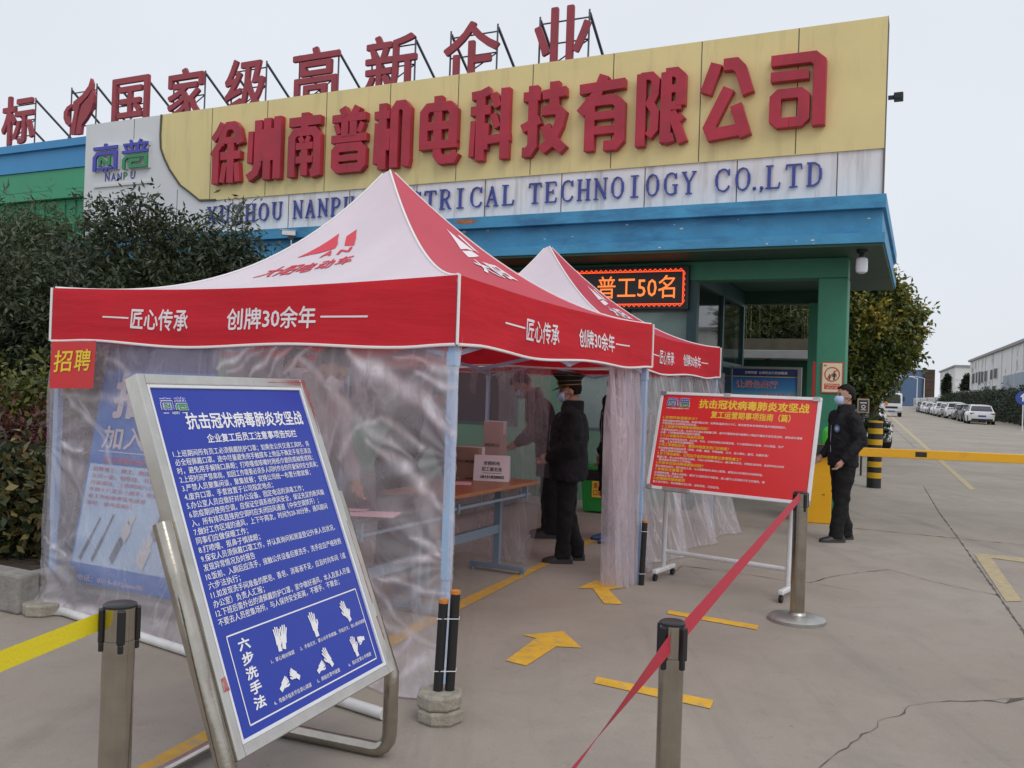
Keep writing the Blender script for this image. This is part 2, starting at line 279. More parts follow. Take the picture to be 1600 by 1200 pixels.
D('car_white', (.72, .73, .75), .2, coat=.6); D('car_black', (.010, .011, .013), .35, coat=.1, spec=.3); D('car_grey', (.14, .145, .155), .25, .4, coat=.7); D('car_silver', (.42, .43, .45), .28, .6, coat=.6)
D('banner_blue', (.06, .20, .60), .5, var=.05); D('banner_light', (.50, .68, .90), .5, var=.04); D('banner_dark', (.05, .045, .2), .5); D('banner_pink', (.70, .62, .68), .6); D('banner_red', (.6, .12, .16), .6); D('device_grey', (.16, .18, .22), .5); D('device_white', (.7, .68, .68), .5)
D('poster_red', (.62, .025, .03), .5, bump=.2, bscale=9, dist=.01); D('poster_yellow', (.85, .62, .03), .5)
D('orange_cap', (.6, .2, .03), .6); D('pipe_white', (.66, .65, .64), .4, var=.1, vscale=8, dirt=(.35, .32, .28), dscale=(6, 6, 6), damt=.5)
M['glass'] = glassmat('glass', (.03, .05, .05), .62); M['glass_pale'] = mat('glass_pale', (.20, .32, .29), .08, spec=.8)
M['film_front'] = filmmat('film_front', .30, .20, (1.2, 1, .55), 1.5); M['film_soft'] = filmmat('film_soft', .24, .3, (1.4, 1.4, .3), 2.0); M['film_fold'] = filmmat('film_fold', .30, .4, (1.6, 1.6, .3), 2.5)
# ------------------------------------------------------------------ lettering helpers
_tc = {}
def glyphs(body, ext=0.0, res=2):
    k = (body, ext, res)
    if k not in _tc:
        c = bpy.data.curves.new('t', 'FONT'); c.body = body; c.size = 1; c.resolution_u = res; c.extrude = ext
        o = bpy.data.objects.new('t', c); COL.objects.link(o)
        me = bpy.data.meshes.new_from_object(o.evaluated_get(bpy.context.evaluated_depsgraph_get()))
        V = np.array([v.co[:] for v in me.vertices]) if len(me.vertices) else np.zeros((0, 3)); F = [tuple(p.vertices) for p in me.polygons]
        bpy.data.objects.remove(o); bpy.data.curves.remove(c); bpy.data.meshes.remove(me); _tc[k] = (V, F)
    return _tc[k]
OFF = [(0, 0), (1, 0), (-1, 0), (0, 1), (0, -1), (.75, .75), (-.75, .75), (.75, -.75), (-.75, -.75)]
def put_text(mb, body, x, y, size, mp, width=None, bold=0.0, m=0, align='L', nb=5, lift=.0003, res=2):
    V, F = glyphs(body, 0, res)
    if not len(V): return
    sx = size
    nat = V[:, 0].max()-V[:, 0].min()
    if width: sx = width/nat
    x0 = x-(V[:, 0].min()*sx if align == 'L' else (V[:, 0].min()+nat/2)*sx)
    for k in range(nb if bold else 1):
        ox, oy = OFF[k][0]*bold*sx, OFF[k][1]*bold*size
        mb.add([mp(x0+p[0]*sx+ox, y+p[1]*size+oy, k*lift) for p in V], F, m)
def put_box(mb, body, x0, x1, y0, y1, mp, bold=.02, m=0, nb=9, ext=0.0, dz=.0012, res=2):     # glyphs stretched into a box, optionally thick
    V, F = glyphs(body, .5 if ext else 0, res)
    a, b = V[:, :2].min(0)-bold, V[:, :2].max(0)+bold
    sx, sy = (x1-x0)/(b[0]-a[0]), (y1-y0)/(b[1]-a[1])
    for k in range(nb if bold else 1):
        mb.add([mp(x0+(p[0]-a[0]+OFF[k][0]*bold)*sx, y0+(p[1]-a[1]+OFF[k][1]*bold)*sy, (p[2]+.5)*ext+k*dz) for p in V], F, m)
def ribbon(pts, w, r=0):           # a 2D stroke of width w with mitred corners -> polygon
    pts = [Vector(p) for p in pts]; n = len(pts); Lf = []; Rt = []
    for i, p in enumerate(pts):
        d0 = (p-pts[i-1]).normalized() if i else (pts[1]-p).normalized()
        d1 = (pts[i+1]-p).normalized() if i < n-1 else d0
        t = (d0+d1).normalized(); nn = Vector((-t.y, t.x)); k = 1/max(.5, nn.dot(Vector((-d0.y, d0.x))))
        Lf.append(p+nn*w/2*k); Rt.append(p-nn*w/2*k)
    return Lf, Rt
def stroke(mb, pts, w, mp, a, b, m=0):
    L, R = ribbon(pts, w); n = len(L)
    V = [mp(p.x, p.y, a) for p in L]+[mp(p.x, p.y, a) for p in R]+[mp(p.x, p.y, b) for p in L]+[mp(p.x, p.y, b) for p in R]; F = []
    for i in range(n-1):
        F += [(i, i+1, n+i+1, n+i), (2*n+i, 3*n+i, 3*n+i+1, 2*n+i+1), (i, 2*n+i, 2*n+i+1, i+1), (n+i, n+i+1, 3*n+i+1, 3*n+i)]
    F += [(0, n, 3*n, 2*n), (n-1, 3*n-1, 4*n-1, 2*n-1)]
    mb.add(V, F, m)
def closed(x0, x1, y0, y1, c=8):
    return [((x0+x1)/2, y0), (x0+c, y0), (x0, y0+c), (x0, y1-c), (x0+c, y1), (x1-c, y1), (x1, y1-c), (x1, y0+c), (x1-c, y0), ((x0+x1)/2, y0)]
HAN = {
'徐': [([(40, 158), (26, 136), (8, 116)], 20), ([(40, 116), (24, 94), (6, 74)], 20), ([(18, 92), (18, 0)], 22), ([(34, 100), (44, 140), (56, 150), (76, 150), (88, 138), (99, 100)], 22), ([(46, 112), (88, 112)], 18), ([(68, 112), (68, 0)], 22), ([(34, 72), (100, 72)], 22), ([(49, 52), (40, 2)], 17), ([(87, 52), (93, 2)], 17)],
'州': [([(11, 128), (9, 46)], 15), ([(33, 155), (33, 40), (26, 20), (4, 7)], 22), ([(46, 130), (46, 48)], 13), ([(60, 158), (60, 0)], 22), ([(75, 130), (75, 48)], 13), ([(90, 160), (90, 0)], 22)],
'南': [([(2, 138), (98, 138)], 24), ([(50, 160), (50, 114)], 22), ([(11, 0), (11, 98), (22, 112), (78, 112), (89, 98), (89, 10), (70, 6)], 22), ([(36, 100), (44, 84)], 14), ([(64, 100), (56, 84)], 14), ([(24, 76), (76, 76)], 18), ([(24, 42), (76, 42)], 18), ([(50, 84), (50, 2)], 20)],
'普': [([(30, 160), (40, 138)], 20), ([(74, 160), (62, 138)], 20), ([(2, 134), (98, 134)], 20), ([(38, 134), (38, 88)], 20), ([(62, 134), (62, 88)], 20), ([(12, 120), (22, 96)], 14), ([(88, 120), (78, 96)], 14), ([(0, 84), (100, 84)], 20), (closed(12, 88, 11, 62), 22), ([(20, 36), (80, 36)], 16)],
'机': [([(2, 130), (44, 130)], 20), ([(25, 158), (25, 0)], 22), ([(10, 112), (7, 14)], 13), ([(41, 96), (39, 44)], 11), ([(57, 2), (57, 138), (66, 150), (80, 150), (90, 138), (90, 14), (100, 12)], 22)],
'电': [([(11, 46), (11, 122), (22, 134), (78, 134), (89, 122), (89, 46)], 22), ([(0, 46), (100, 46)], 20), ([(11, 90), (89, 90)], 20), ([(48, 160), (48, 24), (58, 11), (88, 11), (97, 26)], 22)],
'科': [([(4, 148), (28, 150), (50, 158)], 20), ([(27, 150), (27, 0)], 22), ([(2, 114), (52, 114)], 22), ([(9, 92), (6, 10)], 13), ([(43, 84), (40, 24)], 12), ([(57, 150), (70, 118)], 18), ([(57, 104), (70, 72)], 16), ([(46, 46), (100, 50)], 20), ([(87, 160), (87, 0)], 22)],
'技': [([(2, 132), (42, 132)], 22), ([(25, 156), (25, 22), (16, 10), (2, 10)], 22), ([(0, 62), (42, 80)], 20), ([(46, 132), (100, 136)], 22), ([(73, 160), (73, 98)], 22), ([(45, 98), (80, 98), (90, 88), (84, 62), (66, 26), (46, 12)], 22), ([(53, 66), (62, 42), (97, 8)], 22)],
'有': [([(0, 134), (100, 138)], 22), ([(54, 160), (38, 120), (2, 82)], 22), ([(24, 0), (24, 106), (78, 106), (90, 94), (90, 20), (80, 9), (56, 9)], 22), ([(24, 74), (88, 74)], 18), ([(24, 43), (88, 43)], 18)],
'限': [([(10, 0), (10, 152)], 20), ([(8, 146), (30, 146), (39, 136), (37, 106), (28, 88), (39, 70), (38, 34), (26, 20)], 17), ([(61, 4), (61, 150)], 22), ([(59, 148), (80, 148), (90, 138), (90, 78)], 20), ([(61, 114), (90, 114)], 17), ([(61, 79), (92, 79)], 18), ([(58, 9), (78, 15)], 18), ([(96, 58), (78, 44)], 15), ([(72, 68), (97, 2)], 19)],
'公': [([(30, 154), (9, 96)], 24), ([(44, 150), (68, 150), (79, 138), (95, 88)], 24), ([(56, 102), (18, 26), (24, 12), (86, 18)], 24), ([(71, 68), (92, 4)], 24)],
'司': [([(2, 147), (82, 147), (94, 135), (94, 0)], 24), ([(2, 112), (74, 112)], 22), (closed(12, 66, 12, 74), 22)],
}
SER = {  # serif capitals on a 60 x 100 grid: strokes (points, width); E = ellipse-like bowls
'I': [([(30, 2), (30, 98)], 15), ([(12, 3), (48, 3)], 6), ([(12, 97), (48, 97)], 6)],
'L': [([(16, 2), (16, 98)], 15), ([(2, 97), (32, 97)], 6), ([(2, 4), (54, 4), ], 7), ([(54, 2), (58, 26)], 7)],
'T': [([(32, 2), (32, 98)], 15), ([(16, 3), (48, 3)], 6), ([(3, 95), (61, 95)], 8), ([(4, 97), (2, 76)], 6), ([(60, 97), (62, 76)], 6)],
'H': [([(12, 2), (12, 98)], 14), ([(52, 2), (52, 98)], 14), ([(12, 51), (52, 51)], 7), ([(0, 3), (24, 3)], 6), ([(0, 97), (24, 97)], 6), ([(40, 3), (64, 3)], 6), ([(40, 97), (64, 97)], 6)],
'N': [([(11, 2), (11, 98)], 7), ([(54, 2), (54, 98)], 7), ([(9, 96), (55, 4)], 15), ([(0, 3), (22, 3)], 6), ([(0, 97), (16, 97)], 6), ([(44, 97), (64, 97)], 6)],
'U': [([(14, 98), (14, 26), (20, 10), (32, 4), (46, 10), (52, 26), (52, 98)], 9), ([(13, 98), (13, 28)], 14), ([(0, 97), (27, 97)], 6), ([(40, 97), (62, 97)], 6)],
'Z': [([(54, 94), (10, 6)], 14), ([(5, 95), (58, 95)], 8), ([(5, 5), (58, 5)], 8), ([(6, 97), (4, 76)], 6), ([(58, 4), (61, 26)], 6)],
'X': [([(8, 96), (54, 4)], 14), ([(52, 96), (8, 4)], 7), ([(0, 97), (22, 97)], 6), ([(40, 97), (62, 97)], 6), ([(0, 3), (20, 3)], 6), ([(40, 3), (64, 3)], 6)],
'Y': [([(8, 96), (32, 48)], 13), ([(56, 96), (32, 48)], 7), ([(32, 50), (32, 2)], 14), ([(0, 97), (22, 97)], 6), ([(44, 97), (64, 97)], 6), ([(18, 3), (46, 3)], 6)],
'A': [([(32, 98), (8, 3)], 7), ([(30, 96), (54, 3)], 14), ([(16, 36), (46, 36)], 6), ([(0, 3), (20, 3)], 6), ([(40, 3), (64, 3)], 6)],
'E': [([(14, 2), (14, 98)], 15), ([(2, 96), (54, 96)], 7), ([(2, 4), (56, 4)], 7), ([(14, 51), (42, 51)], 7), ([(54, 97), (56, 78)], 6), ([(55, 3), (58, 24)], 6), ([(42, 62), (42, 40)], 6)],
'P': [([(14, 2), (14, 98)], 15), ([(2, 97), (38, 97), (50, 88), (53, 74), (50, 60), (38, 49), (14, 49)], 8), ([(52, 86), (53, 62)], 11), ([(2, 3), (30, 3)], 6)],
'R': [([(14, 2), (14, 98)], 15), ([(2, 97), (36, 97), (48, 88), (51, 75), (48, 62), (36, 52), (14, 52)], 8), ([(50, 86), (50, 64)], 11), ([(32, 52), (54, 4)], 13), ([(2, 3), (30, 3)], 6), ([(50, 3), (64, 3)], 6)],
'D': [([(14, 2), (14, 98)], 15), ([(2, 97), (32, 96), (48, 84), (55, 62), (55, 38), (48, 16), (32, 4), (2, 3)], 8), ([(53, 72), (55, 50), (53, 28)], 13)],
'O': [([(32, 97), (18, 90), (9, 70), (7, 50), (9, 30), (18, 10), (32, 3), (46, 10), (55, 30), (57, 50), (55, 70), (46, 90), (32, 97)], 8), ([(10, 72), (8, 50), (10, 28)], 13), ([(54, 72), (56, 50), (54, 28)], 13)],
'C': [([(56, 72), (52, 88), (42, 96), (32, 97), (18, 90), (9, 70), (7, 50), (9, 30), (18, 10), (32, 3), (44, 5), (54, 14), (58, 26)], 8), ([(10, 72), (8, 50), (10, 28)], 13), ([(57, 97), (57, 70)], 6)],
'G': [([(55, 72), (50, 90), (42, 96), (32, 97), (18, 90), (9, 70), (7, 50), (9, 30), (18, 10), (32, 3), (44, 5), (54, 10)], 8), ([(10, 72), (8, 50), (10, 28)], 13), ([(54, 44), (54, 6)], 13), ([(40, 45), (64, 45)], 6), ([(56, 96), (56, 72)], 6)],
'.': [([(24, 7), (38, 7)], 14)], ',': [([(24, 7), (38, 7)], 14), ([(36, 8), (28, -16)], 6)],
}
# ------------------------------------------------------------------ ground, bed, kerb, markings
def ground_material():
    m = bpy.data.materials.new('concrete'); m.use_nodes = True; t = m.node_tree; N = t.nodes.new; L = t.links.new; b = t.nodes['Principled BSDF']; b.inputs['Roughness'].default_value = .82; b.inputs['Specular IOR Level'].default_value = .35
    tc = N('ShaderNodeTexCoord'); O = tc.outputs['Object']
    def noise(s, d=6, r=.6, dist=0):
        n = N('ShaderNodeTexNoise'); n.inputs['Scale'].default_value = s; n.inputs['Detail'].default_value = d; n.inputs['Roughness'].default_value = r; n.inputs['Distortion'].default_value = dist; L(O, n.inputs['Vector']); return n.outputs['Fac']
    def rng_(v, a, b_, c, d):
        r = N('ShaderNodeMapRange'); r.inputs[1].default_value = a; r.inputs[2].default_value = b_; r.inputs[3].default_value = c; r.inputs[4].default_value = d; L(v, r.inputs[0]); return r.outputs[0]
    def mixc(fac, a, col):
        x = N('ShaderNodeMixRGB'); L(fac, x.inputs[0]); x.inputs[2].default_value = (*col, 1)
        if isinstance(a, tuple): x.inputs[1].default_value = (*a, 1)
        else: L(a, x.inputs[1])
        return x.outputs[0]
    c = mixc(rng_(noise(.35, 5), .35, .65, 0, 1), (.30, .256, .212), (.372, .328, .282))
    c = mixc(rng_(noise(1.6, 7, .68, .6), .45, .72, 0, .6), c, (.25, .22, .19))
    c = mixc(rng_(noise(9, 8, .7, .5), .58, .74, 0, .5), c, (.20, .18, .16))
    c = mixc(rng_(noise(60, 3, .6), .62, .72, 0, .5), c, (.16, .145, .13))
    c = mixc(rng_(noise(140, 2, .5), .60, .75, 0, .5), c, (.46, .43, .40))
    c = mixc(rng_(noise(4.1, 6, .75, 1.2), .67, .74, 0, .55), c, (.13, .12, .11))
    mp = N('ShaderNodeMapping'); mp.inputs['Rotation'].default_value = (0, 0, .3833); mp.inputs['Scale'].default_value = (2.6, .16, 1); L(O, mp.inputs[0])
    tn = N('ShaderNodeTexNoise'); tn.inputs['Scale'].default_value = 1; tn.inputs['Detail'].default_value = 7; tn.inputs['Roughness'].default_value = .7; L(mp.outputs[0], tn.inputs['Vector'])
    c = mixc(rng_(tn.outputs['Fac'], .54, .70, 0, .42), c, (.19, .172, .155))          # tyre wear along the lane
    c = mixc(rng_(noise(.9, 5, .55, .4), .63, .71, 0, .40), c, (.20, .178, .155))       # old damp stains
    c = mixc(rng_(noise(26, 4, .75, 1.5), .66, .72, 0, .75), c, (.12, .108, .098))      # grit and small spots
    L(c, b.inputs['Base Color'])
    bp = N('ShaderNodeBump'); bp.inputs['Strength'].default_value = .5; bp.inputs['Distance'].default_value = .005; L(noise(90, 6, .7), bp.inputs['Height']); L(bp.outputs[0], b.inputs['Normal']); return m
g = MB(); g.add([(-500, -60, 0), (500, -60, 0), (500, 900, 0), (-500, 900, 0)], [(0, 1, 2, 3)]); tag(g.build('ground', ground_material()), kind='structure')
xk, yk = TN.loc(gp(27, 962))[:2]
b = MB(); b.add([TN.w(x, y, .17) for x, y in ((-40, yk+.14), (xk-.14, yk+.14), (xk-.14, 7.5), (-40, 7.5))], [(0, 1, 2, 3)]); tag(b.build('planting_bed', M['soil']), kind='structure')
b = MB()
def tnx(p): return TN.w(p.x, p.y, p.z)
for i in range(9): b.box(xk-.14+.004*(i % 2), xk, yk+.16+i*.75, yk+.16+i*.75+.74, 0, .235+.006*(i % 3), 0, tnx)
for i in range(8): b.box(xk-.0-.72-i*.73, xk-i*.73-.004, yk, yk+.15, 0, .245-.008*(i % 2), 0, tnx)
tag(b.build('kerb', M['kerb'], bevel=.018), kind='structure')
def flat(name, px, m, z=.004, **k):
    mb = MB(); mb.add([gp(x, y, z) for x, y in px], [tuple(range(len(px)))]); o = mb.build(name, M[m]); return tag(o, **k)
flat('floor_arrow', [(790, 1032), (822.7, 1040), (869, 1010), (909, 1012), (880, 986), (816, 992), (838, 997)], 'mark_tape', label='yellow arrow stuck on the ground, nearer of the two, pointing towards the tents', cat='floor arrow', group='yellow arrows on the ground')
flat('floor_arrow', [(902, 919), (930, 907), (981, 917), (951, 921), (973, 944), (944, 943), (926, 919)], 'mark_tape', label='yellow arrow on the ground beside the tent opening, farther of the two', cat='floor arrow', group='yellow arrows on the ground')
flat('floor_tape', [(1042.5, 958.6), (1183, 983.8), (1185.6, 977), (1045, 953)], 'mark_tape', label='yellow tape strip on the ground under the red notice board', cat='tape strip', group='yellow waiting strips')
flat('floor_tape', [(932, 1057), (928, 1067), (1110, 1107), (1115, 1094)], 'mark_tape', label='yellow tape strip crossing the ground behind the near belt post', cat='tape strip', group='yellow waiting strips')
flat('road_marking', [(1522, 865), (1545, 866), (1597, 939), (1572, 940)], 'mark_lane', kind='structure')
flat('road_marking', [(1546, 866), (1548, 871.5), (1640, 884), (1640, 876)], 'mark_lane', kind='structure')
flat('road_marking', [(1382, 643), (1386, 643), (1524, 764), (1516, 766)], 'mark_lane', kind='structure')
flat('road_marking', [(150, 1232), (262, 1205), (703, 960), (855, 883), (945, 838), (945, 830), (852, 876), (703, 945), (330, 1136)], 'mark_worn', kind='structure')
def crack(name, pts, w, jag, m):
    P = []
    for i in range(len(pts)-1):
        a, b_ = gp(*pts[i]), gp(*pts[i+1]); n = max(2, int((b_-a).length/.06))
        for k in range(n): P.append(a.lerp(b_, k/n))
    P.append(gp(*pts[-1])); mb = MB(); V = []
    for i, p in enumerate(P):
        t = (P[min(i+1, len(P)-1)]-P[max(i-1, 0)]).normalized(); nn = Vector((-t.y, t.x, 0)); q = p+nn*random.uniform(-jag, jag); ww = w*random.choice((.25, .5, .8, 1.2))*random.uniform(.6, 1.3)
        V += [q+nn*ww/2+Vector((0, 0, .003)), q-nn*ww/2+Vector((0, 0, .003))]
    mb.add(V, [(2*i, 2*i+1, 2*i+3, 2*i+2) for i in range(len(P)-1)]); tag(mb.build(name, M[m]), kind='structure')
cr = lambda L_: [(1000+x/2.667, 800+y/2.667) for x, y in L_]
crack('ground_joint', cr([(1180, -110), (1245, 0), (1330, 115), (1600, 500), (1800, 800)]), .018, .003, 'joint'); crack('ground_joint', cr([(890, 68), (1600, 138), (1900, 168)]), .02, .002, 'joint')
crack('ground_crack', cr([(120, 262), (180, 225), (370, 250), (600, 285), (710, 295), (800, 270), (900, 255), (1040, 240), (1220, 292), (1490, 348)]), .012, .010, 'crack')
crack('ground_crack', cr([(640, 1150), (735, 1067), (830, 1000), (900, 945), (960, 915), (1000, 875), (1075, 850), (1130, 810), (1210, 795), (1430, 785), (1700, 770)]), .0065, .012, 'crack')
crack('ground_crack', cr([(710, 295), (920, 334)]), .005, .008, 'crack'); crack('ground_crack', cr([(1430, 787), (1520, 796), (1600, 782)]), .03, .01, 'crack')
crack('ground_joint', [(1430, 700), (1380, 655)], .03, .003, 'joint')
# ------------------------------------------------------------------ factory building far left behind the gatehouse, and its rooftop characters
fb = thing('factory_building', 'blue and green painted factory hall behind the gatehouse, carrying the rooftop characters', 'building', FA.o, FA.th)
x0, x1 = -60, -4.6
MB().box(x0, x1, 6.1, 16, 0, 6.32).build('wall', mat('bld_green', (.035, .26, .13), .6, var=.12, vscale=.7), fb)
mb = MB()
for i in range(130): mb.box(-60+i*.42, -60+i*.42+.06, 6.06, 6.1, 0, 6.3)
mb.build('cladding_ribs', mat('rib_green', (.03, .22, .11), .6), fb)
mb = MB(); mb.box(x0, x1, 5.92, 6.4, 6.34, 6.5); mb.box(x0, x1, 6.0, 6.4, 6.5, 7.16)
for i in range(14): mb.box(-59+i*4.2, -59+i*4.2+3.6, 5.992, 6.0, 6.6, 6.70)
mb.build('green_band', mat('band_green', (.045, .30, .16), .55, var=.08, vscale=.8), fb)
mb = MB(); mb.box(x0, x1, 5.96, 6.4, 7.17, 7.74); mb.box(x0, x1, 5.86, 6.4, 7.74, 7.95); mb.build('blue_band', M['bld_blue'], fb)
mb = MB(); mb.box(x0, x1, 6.42, 16, 7.3, 8.02); mb.add([(x0, 6.5, 8.02), (x1, 6.5, 8.02), (x1, 9, 8.45), (x0, 9, 8.45)], [(0, 1, 2, 3)]); mb.build('roof', M['bld_roof'], fb)
RL = [('标', 2, 52, 'leftmost rooftop character, a red sheet metal glyph partly cut by the picture edge'), ('国', 173, 230, 'red rooftop character shaped like a closed square frame'), ('家', 259, 317, 'red rooftop character with a roof stroke and sweeping legs, right of the square framed one'), ('级', 349, 413, 'red rooftop character with a zigzag left side, just left of the one with stacked boxes'), ('高', 454, 526.5, 'red rooftop character built of stacked boxes under a wide bar'), ('新', 567, 647, 'red rooftop character of two dense halves directly above the white tent peak'), ('企', 689, 776, 'red rooftop character with a pointed roof over upright strokes'), ('业', 828, 920, 'rightmost rooftop character, two red uprights flanked by slanted strokes')]
def rooftop(shape, x0, x1, z0, z1, label, name='rooftop_character'):
    t = thing(name, label, 'rooftop letter', FA.w((x0+x1)/2, 6.2, z0), FA.th, 'red letters on the factory roof'); w = x1-x0; hh = z1-z0
    mb = MB(); shape(mb, w, hh); mb.build('letter', M['roof_letter'], t)
    mb = MB()
    for x in (-w*.42, w*.42): mb.tube([(x, .16, -.1), (x, .16, hh*.93)], .022, 5)
    for z in (.18, .5, .82): mb.tube([(-w*.42, .17, hh*z), (w*.42, .17, hh*z)], .018, 5)
    for x in (-w*.42, w*.42): mb.tube([(x, .17, hh*.88), (x, 1.9, .12)], .034, 5); mb.tube([(x, .1, -.02), (x, .35, -.16)], .03, 5)
    mb.tube([(-w*.42, .18, .1), (w*.42, .18, hh*.5)], .016, 5)
    mb.build('support_frame', M['strut'], t); return t
for ch, a, b_, lab in RL:
    xa, xb = fl(a, 160, 6.2)[0], fl(b_, 160, 6.2)[0]
    rooftop(lambda mb, w, hh, ch=ch: put_box(mb, ch, -w/2, w/2, 0, hh, lambda x, y, z: Vector((x, .1-z, y)), bold=.017, ext=.07, res=3), xa, xb, 8.12, 9.55, lab)
FLM = [[(555, 310), (520, 335), (497, 375), (495, 425), (510, 465), (535, 490), (548, 470), (530, 440), (522, 405), (530, 365), (560, 335)], [(708, 110), (720, 150), (718, 195), (690, 240), (650, 285), (618, 320), (600, 400), (580, 550), (540, 548), (560, 460), (580, 360), (565, 355), (572, 295), (640, 240), (690, 170)], [(722, 200), (735, 240), (728, 300), (705, 370), (670, 430), (635, 475), (628, 545), (588, 550), (600, 480), (625, 360), (640, 315), (690, 260)]]
F3 = [[fl(x/5, 100+y/5, 6.2) for x, y in P] for P in FLM]; fx0 = min(p[0] for P in F3 for p in P); fx1 = max(p[0] for P in F3 for p in P); fz0 = min(p[2] for P in F3 for p in P); fz1 = max(p[2] for P in F3 for p in P)
def flame(mb, w, hh):
    for P in F3: mb.prism([(p[0]-(fx0+fx1)/2, p[2]-fz0) for p in P][::-1], .0, .1, lambda x, y, z: Vector((x, z, y)))
rooftop(flame, fx0, fx1, fz0, fz1, 'red flame shaped emblem standing on the factory roof', 'rooftop_emblem')
# ------------------------------------------------------------------ gatehouse
gh = thing('gatehouse', 'gatehouse with flat blue eaves, green beam and column, and a glazed guard booth', 'building', FA.o, FA.th)
EX = .05
mb = MB(); mb.box(-13.3, EX, -.30, 4.1, 3.64, 3.79); mb.box(-13.2, EX-.035, -.20, 4.05, 3.368, 3.638); mb.box(-13.3, EX, -.30, 4.1, 3.253, 3.366)
for i in range(34):                                              # flaked paint on the eaves
    x = -random.random()**1.2*8.5; z = random.choice([random.uniform(3.40, 3.62), random.uniform(3.26, 3.35)]); n = random.randint(5, 8); r = random.uniform(.004, .02)*(2 if random.random() < .1 else 1); y = -.2015 if z > 3.37 else -.3015
    mb.add([(x+r*random.uniform(.8, 2.2)*math.cos(6.283*k/n), y, z+r*random.uniform(.4, .9)*math.sin(6.283*k/n)) for k in range(n)], [tuple(range(n))], 1)
for xx in (-5.75, -5.2): mb.add([(xx+.16*math.cos(6.283*k/11)*random.uniform(.7, 1.2), -.3015, 3.775-.04+.035*math.sin(6.283*k/11)) for k in range(11)], [tuple(range(11))], 2)
mb.build('eaves', [M['eave_blue'], M['eave_chip'], M['eave_rust']], gh)
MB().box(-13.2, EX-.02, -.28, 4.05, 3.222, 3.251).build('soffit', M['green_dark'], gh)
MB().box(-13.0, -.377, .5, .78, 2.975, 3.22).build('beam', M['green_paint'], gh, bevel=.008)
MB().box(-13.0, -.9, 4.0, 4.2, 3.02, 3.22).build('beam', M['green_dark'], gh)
MB().box(-.715, -.377, .5, .86, 0, 2.973).build('column', M['green_paint'], gh, bevel=.012)
MB().box(-1.2, -.9, 3.9, 4.18, 0, 3.02).build('column', M['green_paint'], gh)
mb = MB(); mb.box(-13, -9.9, .56, .8, 0, 2.97); mb.box(-9.9, -4.72, .56, .8, 0, .95); mb.box(-4.72, -3.90, .56, .8, 0, 2.97); mb.box(-3.90, -2.36, .56, .8, 0, .95); mb.box(-13, -2.36, 3.9, 4.1, 0, 3.2); mb.box(-13, -12.8, .8, 3.9, 0, 3.2); mb.build('wall', M['green_wall'], gh)
mb = MB(); mb.box(-2.33, -2.20, .5, .63, 0, 2.973); mb.box(-2.30, -2.22, 3.9, 4.0, 0, 3.2); mb.box(-2.29, -2.23, .63, 3.9, 1.93, 2.01); mb.box(-2.29, -2.23, .63, 3.9, .9, .98); mb.box(-2.30, -2.22, 2.25, 2.35, 0, 3.2); mb.box(-2.30, -2.22, .63, 3.9, 2.96, 3.2)
for x in (-9.9, -8.7, -7.4, -6.1, -4.78, -3.90, -3.18): mb.box(x, x+.06, .58, .66, .95, 2.97)
mb.box(-9.9, -4.72, .58, .66, .95, 1.0); mb.box(-3.9, -2.33, .58, .66, .95, 1.0); mb.build('window_frame', M['teal_frame'], gh)
for k, (a, b_) in enumerate(((-9.84, -8.7), (-8.64, -7.4), (-7.34, -6.1), (-6.04, -4.78), (-3.84, -3.18), (-3.12, -2.33))): MB().box(a, b_, .61, .62, 1.0, 2.97).build('pane', M['glass_pale' if k > 3 else 'pane_dark'], gh)
for a, b_ in ((.63, 2.25), (2.35, 3.9)):
    MB().box(-2.264, -2.256, a, b_, 2.01, 2.96).build('pane', M['glass'], gh); MB().box(-2.264, -2.256, a, b_, .98, 1.93).build('pane', M['glass'], gh)
MB().box(-2.29, -2.24, .63, 3.9, 0, .9).build('wall', M['green_dark'], gh)
mb = MB(); mb.lathe([(.17, 0), (.16, -.03), (.11, -.055), (.03, -.065)], (-1.5, 1.9, 3.222)); tag(mb.build('ceiling_lamp', M['lamp_white'], None, smooth=True, loc=FA.o), 'round white ceiling lamp under the gatehouse passage', 'ceiling lamp').rotation_euler = (0, 0, FA.th)
# bulb lamp at the eaves corner
p = fl(1347, 400, .02); bl = thing('eaves_lamp', 'large white bulb lamp hanging under the corner of the blue eaves', 'lamp', FA.w(p[0], .02, 3.222), FA.th)
MB().lathe([(.06, 0), (.06, -.03), (.03, -.05), (.03, -.09), (.042, -.11)], seg=16).build('socket', M['black_plastic'], bl, smooth=True); MB().lathe([(.042, -.085), (.06, -.10), (.065, -.13), (.065, -.23), (.058, -.255), (.03, -.27)], seg=18).build('bulb', M['lamp_white'], bl, smooth=True)
# LED sign
lx0, lx1 = -5.9, -2.295; led = thing('led_sign', 'black message display with glowing red characters and zigzag border under the eaves', 'display', FA.w((lx0+lx1)/2, .40, 2.59), FA.th); w = (lx1-lx0)/2
MB().box(-w, w, 0, .09, 0, .575).build('case', M['black_plastic'], led, bevel=.01); MB().box(-w+.04, w-.04, -.004, -.001, .04, .535).build('panel', M['led_back'], led)
mb = MB(); fp = lambda x, y, z: Vector((x, -.008-z, y))
put_box(mb, '普工50名', fl(934, 450, .4)[0]-(lx0+lx1)/2, fl(1055, 450, .4)[0]-(lx0+lx1)/2, .15, .45, fp, bold=.004, nb=5, dz=.0004, m=1)
put_box(mb, '招聘', -1.5, -.95, .15, .45, fp, bold=.012, nb=5, dz=.0004, m=1)
for z in (.075, .50): mb.box(-w+.06, w-.07, -.009, -.006, z-.006, z+.006)
mb.box(w-.075, w-.063, -.009, -.006, .075, .5)
n = int(2*w/.07)
